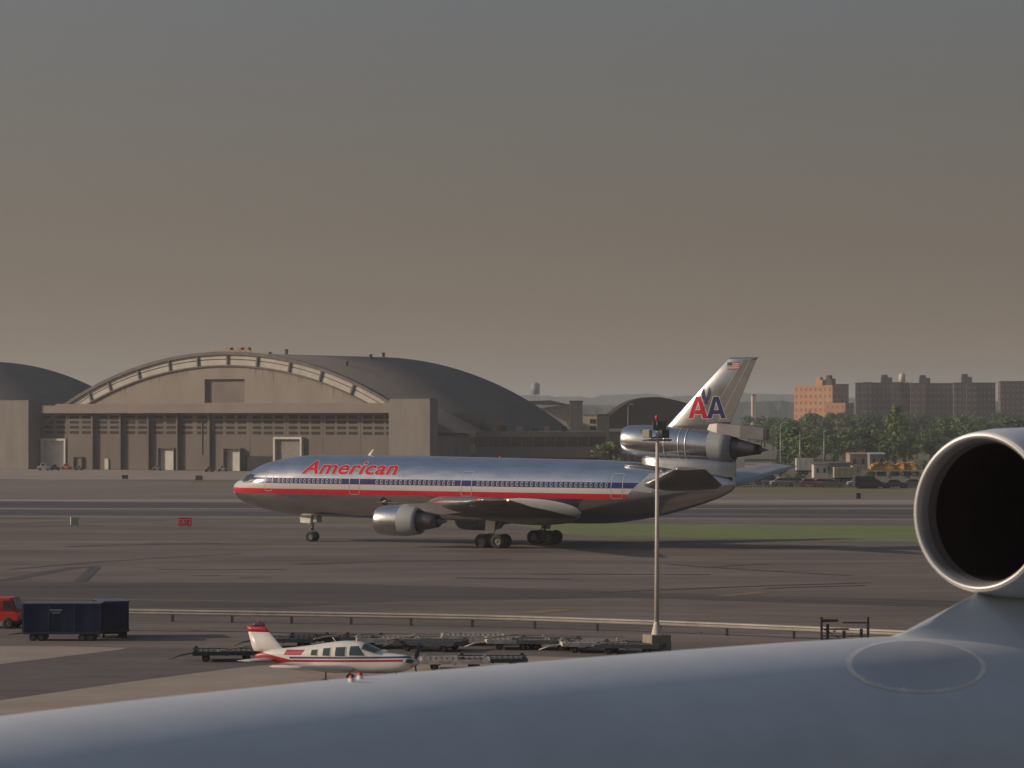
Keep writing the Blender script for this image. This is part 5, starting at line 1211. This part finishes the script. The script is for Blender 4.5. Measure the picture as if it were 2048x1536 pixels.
spots = [('d', 452, 1322, R(6), 'dark dolly standing alone left of the small plane tail'),
         ('d', 572, 1296, R(-4), 'dark dolly just right of the small plane fin'), ('d', 640, 1293, R(3), 'second dark dolly above the small plane fuselage'), ('d', 700, 1293, R(-8), 'dark dolly above the small plane cabin windows'),
         ('l', 775, 1296, R(5), 'worn dolly behind the small plane cowling'), ('d', 862, 1302, R(-18), 'dark dolly just right of the small plane propeller'),
         ('l', 945, 1290, R(2), 'pale dolly right of the dark one beyond the propeller'), ('l', 1035, 1298, R(3), 'long pale dolly in the middle of the row'), ('d', 1092, 1299, R(-14), 'dark dolly end between the two pale ones'),
         ('l', 1185, 1304, R(4), 'pale dolly left of the mast block'), ('d', 1262, 1308, R(-12), 'dark dolly touching the left side of the mast block'), ('l', 910, 1340, R(2), 'nearest dolly showing just above the white fuselage'), ('d', 985, 1337, R(2), 'dark nearest dolly just above the white fuselage')]
pd = dolly_proto(dk_b, 'cargo_dolly', '', 'dolly', seed=1); pl_ = dolly_proto(dk_l, 'cargo_dolly', '', 'dolly', seed=2)
first = {'d': True, 'l': True}
for k_, px, py, rz, lab in spots:
    src = pd if k_ == 'd' else pl_; loc = G(px, py)
    if first[k_]:
        src.location = loc; src.rotation_euler = (0, 0, rz); src['label'] = lab; src['group'] = grp; first[k_] = False
    else: dup(src, loc, rz, lab, grp)
# loose planks and tow bars lying on the dollies
plank = mat('weathered plank', (.30, .22, .15), .85, var=.3, scale=4)
for i, (px, py, rz, lab) in enumerate([(470, 1302, .5, 'tilted plank lying across the lone dark dolly'), (660, 1277, .45, 'raised plank on the dolly above the small plane fuselage'), (805, 1280, .3, 'plank on the worn dolly behind the cowling'), (1000, 1277, .2, 'plank on the pale dollies in the middle'), (1220, 1290, .3, 'plank on the pale dolly left of the mast block')]):
    p = G(px, py+24); q = MB(); q.box(-.9, .9, -.08, .08, 0, .05); o = q.build('plank', plank, None, (p.x, p.y, .70)); o.rotation_euler = (0, R(-7), rz); tag(o, lab, 'plank', 'loose planks on the dollies')

# steel rack at right
rk = G(1690, 1296); rr_ = thing('steel_rack', 'dark open steel rack standing behind the white fuselage crown', 'rack', rk)
dks = mat('dark rack steel', (.07, .055, .06), .7, var=.3, scale=3)
for x in (-1.22, 1.2): MB().box(x-.06, x+.06, -.06, .06, 0, 1.62).build('upright', dks, rr_)
MB().box(-1.2, -.35, -.03, .03, 1.35, 1.5).build('rail', dks, rr_); MB().box(-.1, 1.15, -.03, .03, 1.28, 1.36).build('rail', dks, rr_); MB().box(-1.2, .2, -.03, .03, .95, 1.03).build('rail', dks, rr_)
MB().box(-1.2, 1.2, -.05, .05, .42, .5).build('rail', dks, rr_); MB().box(-1.2, 1.2, -.35, -.28, .62, .68).build('rail', dks, rr_); MB().prism([(-1.2, -.02, 1.0), (-1.1, -.02, 1.0), (-.2, -.02, .5), (-.32, -.02, .5)], (0, .05, 0)).build('diagonal_bar', dks, rr_)
for x, h_, m in ((-.9, 1.25, dks), (-.55, .95, pole_m), (-.05, .9, dks), (.35, .8, pole_m), (.85, 1.0, dks)): MB().box(x-.08, x+.08, -.04, .04, .5, h_).build('upright_bar', m, rr_)
lt = G(1402, 1269); q = MB(); q.prism([(-.1, 0, 0), (.1, 0, 0), (.04, .1, .12), (-.06, .05, .14)], (0, .12, 0)); o = q.build('paper_scrap', white_p, None, lt); tag(o, 'small white scrap lying on the apron right of the mast', 'litter')

# ------------------------------------------------------------------ small propeller plane
def bonanza_material():
    m = bpy.data.materials.new('small plane livery'); m.use_nodes = True; n = m.node_tree; N = n.nodes; Lk = n.links; b = N['Principled BSDF']; b.inputs['Roughness'].default_value = .35
    t = N.new('ShaderNodeTexCoord'); s = N.new('ShaderNodeSeparateXYZ'); Lk.new(t.outputs['Object'], s.inputs[0]); X, Z = s.outputs['X'], s.outputs['Z']
    def M(op, a, c=None):
        q = N.new('ShaderNodeMath'); q.operation = op
        for i, v in enumerate((a, c)):
            if v is None: continue
            if isinstance(v, (int, float)): q.inputs[i].default_value = v
            else: Lk.new(v, q.inputs[i])
        return q.outputs[0]
    zc = M('ADD', 1.08, M('MULTIPLY', M('SUBTRACT', X, 2.0), 0.028))
    tail = M('MAXIMUM', M('SUBTRACT', 2.1, X), 0.0)
    up = M('ADD', M('ADD', zc, .055), M('MULTIPLY', tail, .22)); lo = M('SUBTRACT', M('SUBTRACT', zc, .05), M('MULTIPLY', tail, .1))
    red = M('MULTIPLY', M('LESS_THAN', Z, up), M('GREATER_THAN', Z, lo)); red = M('MULTIPLY', red, M('LESS_THAN', X, 7.6))
    bl = M('MULTIPLY', M('LESS_THAN', Z, M('ADD', zc, .19)), M('GREATER_THAN', Z, M('ADD', zc, .10))); bl = M('MULTIPLY', bl, M('GREATER_THAN', X, 2.1))
    f2 = M('MULTIPLY', M('MULTIPLY', M('GREATER_THAN', Z, M('ADD', zc, .26)), M('LESS_THAN', Z, M('ADD', zc, .5))), M('MULTIPLY', M('GREATER_THAN', X, M('ADD', 1.2, M('MULTIPLY', Z, 0.45))), M('LESS_THAN', X, M('ADD', 1.6, M('MULTIPLY', Z, 0.8)))))
    red = M('MAXIMUM', red, f2)
    def mixc(f, a, c):
        q = N.new('ShaderNodeMix'); q.data_type = 'RGBA'; Lk.new(f, q.inputs[0])
        if isinstance(a, tuple): q.inputs[6].default_value = (*a, 1)
        else: Lk.new(a, q.inputs[6])
        q.inputs[7].default_value = (*c, 1); return q.outputs[2]
    c = mixc(red, (.66, .62, .58), (.34, .02, .03)); c = mixc(bl, c, (.04, .05, .16)); Lk.new(c, b.inputs['Base Color']); return m
bz_m = bonanza_material(); bz_w = mat('white aircraft paint', (.66, .62, .58), .35, var=.04, scale=1); bz_r = mat('red aircraft paint', (.40, .02, .03), .4); bz_b = mat('navy aircraft paint', (.03, .035, .09), .4)
gB = R(-20); nose = P(833.5, 1310, 139.6); c_, s_ = math.cos(gB), math.sin(gB)
bx, by = nose.x-8.1*c_, nose.y-8.1*s_
bz = thing('propeller_plane', 'small white, red and blue propeller plane parked behind the white fuselage', 'airplane', (bx, by, 0), gB)
bs_ = [(0.25, 1.30, 1.10, .06), (.6, 1.42, 1.03, .14), (1.3, 1.58, .93, .26), (2.2, 1.68, .84, .38), (3.2, 1.82, .74, .50), (4.0, 1.95, .66, .57), (4.8, 2.03, .62, .60), (5.4, 2.0, .60, .60), (6.0, 1.78, .60, .58), (6.5, 1.55, .62, .55), (7.1, 1.50, .66, .50), (7.6, 1.44, .76, .42), (7.85, 1.36, .88, .30), (7.9, 1.25, 1.0, .1)]
bu = [q[0] for q in bs_]; bt, bb_, bw = pchip(bu, [q[1] for q in bs_]), pchip(bu, [q[2] for q in bs_]), pchip(bu, [q[3] for q in bs_])
def bz_y(x, z):
    zt, zb = bt(x), bb_(x); zc, hh = (zt+zb)/2, (zt-zb)/2; q = abs((z-zc)/hh); return bw(x)*max(0, 1-q**3)**(1/2.6)
b = MB(); vs = []; nn_ = 32; xl = [.25+.15*i for i in range(51)]+[7.85, 7.9]
for x in xl:
    zt, zb = bt(x), bb_(x); zc, hh = (zt+zb)/2, (zt-zb)/2
    for k in range(nn_):
        t = 2*math.pi*k/nn_; z = math.sin(t); y = math.cos(t)
        vs.append((x, math.copysign(abs(y)**.8, y)*bw(x), zc+hh*math.copysign(abs(z)**.85, z)))
b.add(vs, [(i*nn_+k, i*nn_+(k+1) % nn_, (i+1)*nn_+(k+1) % nn_, (i+1)*nn_+k) for i in range(len(xl)-1) for k in range(nn_)], 0, True)
b.add(vs[:nn_], [tuple(range(nn_))]); b.add(vs[-nn_:], [tuple(range(nn_))]); b.build('fuselage', bz_m, bz)
def bz_on(x, z, off, side):
    best = min(range(256), key=lambda k: abs(((bt(x)+bb_(x))/2+(bt(x)-bb_(x))/2*math.copysign(abs(math.sin(-math.pi/2+math.pi*k/255))**.85, math.sin(-math.pi/2+math.pi*k/255)))-z))
    a = -math.pi/2+math.pi*best/255; return Vector((x, side*(abs(math.cos(a))**.8*bw(x)+off), z))
bzg = mat('tinted canopy glass', (.04, .07, .07), .1, var=.1)
for side in (-1, 1):
    for poly in ([(3.20, 1.38), (3.50, 1.37), (3.52, 1.64), (3.22, 1.61)], [(3.80, 1.38), (4.15, 1.37), (4.16, 1.73), (3.82, 1.70)], [(4.42, 1.37), (4.9, 1.37), (4.9, 1.79), (4.43, 1.76)], [(5.1, 1.42), (5.85, 1.42), (5.5, 1.84), (5.12, 1.82)]):
        def pp(pl, off):
            vs = []; (a, b2, c2, d2) = pl
            for i in range(5):
                for j in range(5):
                    s1_, t1_ = i/4, j/4; u = (a[0]*(1-s1_)+b2[0]*s1_)*(1-t1_)+(d2[0]*(1-s1_)+c2[0]*s1_)*t1_; z = (a[1]*(1-s1_)+b2[1]*s1_)*(1-t1_)+(d2[1]*(1-s1_)+c2[1]*s1_)*t1_
                    vs.append(bz_on(u, z, off, side))
            q = MB(); q.add(vs, [(i*5+j, (i+1)*5+j, (i+1)*5+j+1, i*5+j+1) for i in range(4) for j in range(4)], 0, True); return q
        cx_, cz_ = sum(p[0] for p in poly)/4, sum(p[1] for p in poly)/4
        fr = pp([(cx_+(x-cx_)*1.18, cz_+(z-cz_)*1.15) for x, z in poly], .012).build('cabin_window', bz_w, bz); pp(poly, .02).build('window_pane', bzg, fr)
# windscreen
vs = []
for i in range(7):
    t = i/6
    for j in range(9):
        a = R(-78+156*j/8); x = 6.25-.62*t+.02; zt = bt(x); zb_ = 1.50
        vs.append((x+.03, math.sin(a)*bw(x)*.93, zb_-.02+(bt(x)-zb_+.03)*math.cos(a*.98)**.5 if True else 0))
q = MB(); q.add(vs, [(i*9+j, (i+1)*9+j, (i+1)*9+j+1, i*9+j+1) for i in range(6) for j in range(8)], 0, True); q.build('windscreen', bzg, bz)
# tail, wings
def bsurf(secs, m, name, vert=False):
    b = MB(); vs = []
    for x, y, z, c, th in secs:
        af = airfoil(c, th)
        for a_, t_ in af: vs.append((x-a_, t_, z) if vert else (x-a_, y, z+t_))
    n = len(af); k = len(secs); b.v = [tuple(v) for v in vs]
    for i in range(k-1):
        for j in range(n): b.f.append([i*n+j, i*n+(j+1) % n, (i+1)*n+(j+1) % n, (i+1)*n+j]); b.mi.append(0); b.sm.append(True)
    for i in (0, k-1): b.f.append([i*n+j for j in range(n)]); b.mi.append(0); b.sm.append(False)
    return b.build(name, m, bz)
bsurf([(2.5, 0, 1.45, 2.3, .5), (1.62, 0, 1.62, 1.52, .8), (.95, 0, 2.32, 1.05, .8)], bz_w, 'fin', True)
bsurf([(.945, 0, 2.325, 1.04, .8), (.76, 0, 2.57, .92, .7)], bz_r, 'fin_cap', True)
bsurf([(.755, 0, 2.575, .70, .6), (.68, 0, 2.73, .52, .5)], bz_b, 'fin_tip', True)
MB().lathe([(2.66, .04), (2.72, .05), (2.77, .02)], 8, axis='z').build('beacon', bz_r, bz, loc=(.42, 0, 0.07))
for s in (-1, 1):
    bsurf([(1.35, s*.1, 1.12, 1.15, .7), (.95, s*1.85, 1.15, .75, .7), (.85, s*1.92, 1.15, .5, .4)], bz_w, 'tailplane')
    wg = bsurf([(5.3, s*.4, .78, 2.1, 1.1), (5.25, s*.8, .80, 2.05, 1.1), (4.75, s*4.7, 1.16, 1.25, .95), (4.65, s*4.95, 1.20, .9, .6)], bz_w, 'wing')
    q = MB(); q.lathe([(4.7, .02), (4.55, .07), (3.9, .09), (3.4, .06), (3.2, .01)], 10, cen=lambda x: (s*4.98, 1.2)); q.build('wing_tip', bz_w, wg)
    lg = bpy.data.objects.new('main_gear', None); COL.objects.link(lg); lg.parent = bz; lg.location = (4.3, s*1.45, 0)
    bwm = wheel_mesh(.22, .15, 14) if s < 0 else bwm
    put_wheel(lg, 0, 0, .22, bwm); MB().tube([(0, -s*.1, .22), (0, -s*.1, .85)], .035, 8).build('strut', hubm, lg)
ng = bpy.data.objects.new('nose_gear', None); COL.objects.link(ng); ng.parent = bz; ng.location = (6.6, 0, 0)
put_wheel(ng, 0, 0, .2, bwm); MB().tube([(0, .12, .22), (0, .0, .7)], .04, 8).build('strut', bz_w, ng)
pr_ = bpy.data.objects.new('propeller', None); COL.objects.link(pr_); pr_.parent = bz; pr_.location = (7.92, 0, 1.15)
MB().lathe([(-.05, .20), (.1, .19), (.25, .12), (.36, .01)], 20).build('spinner', mat('polished spinner', (.5, .5, .52), .25, .9), pr_)
blk = mat('dark propeller blade', (.05, .05, .06), .4)
for k in range(3):
    q = MB(); vs = []
    for rr2, w2, tw2 in ((.12, .06, 55), (.4, .10, 40), (.75, .10, 25), (1.02, .06, 18)):
        for sx in (-1, 1):
            for sy in (-1, 1): vs.append((math.sin(R(tw2))*w2*sx+sy*.012, math.cos(R(tw2))*w2*sx, rr2))
    q.add(vs, [(i*4+a, i*4+b2, (i+1)*4+b2, (i+1)*4+a) for i in range(3) for a, b2 in ((0, 1), (1, 3), (3, 2), (2, 0))]+[(0, 1, 3, 2), (12, 13, 15, 14)])
    o = q.build('blade', blk, pr_); o.rotation_euler = (R(-158+120*k), 0, 0); o.location = (.08, 0, 0)
MB().tube([(4.2, 0, 1.97), (4.05, 0, 2.17)], [.03, .015], 6).build('antenna', bz_w, bz); MB().tube([(7.2, -.35, .75), (7.25, -.35, .6)], .05, 8).build('exhaust_pipe', darkm, bz)
line('painted_stand_line', [(590, 1341), (640, 1350), (700, 1374)], .16, white_p, .046)

# ------------------------------------------------------------------ hazy evening air
hz = MB(); hz.box(-8500, 8500, -150, 7600, -1.2, 75); ho = hz.build('haze', None)
hm = bpy.data.materials.new('haze'); hm.use_nodes = True; n = hm.node_tree; n.nodes.clear()
o_ = n.nodes.new('ShaderNodeOutputMaterial'); pv = n.nodes.new('ShaderNodeVolumePrincipled'); pv.inputs['Color'].default_value = (.90, .92, .96, 1); pv.inputs['Density'].default_value = 0.00016; pv.inputs['Anisotropy'].default_value = 0.1
n.links.new(pv.outputs[0], o_.inputs['Volume']); ho.data.materials.clear(); ho.data.materials.append(hm); tag(ho, kind='stuff')
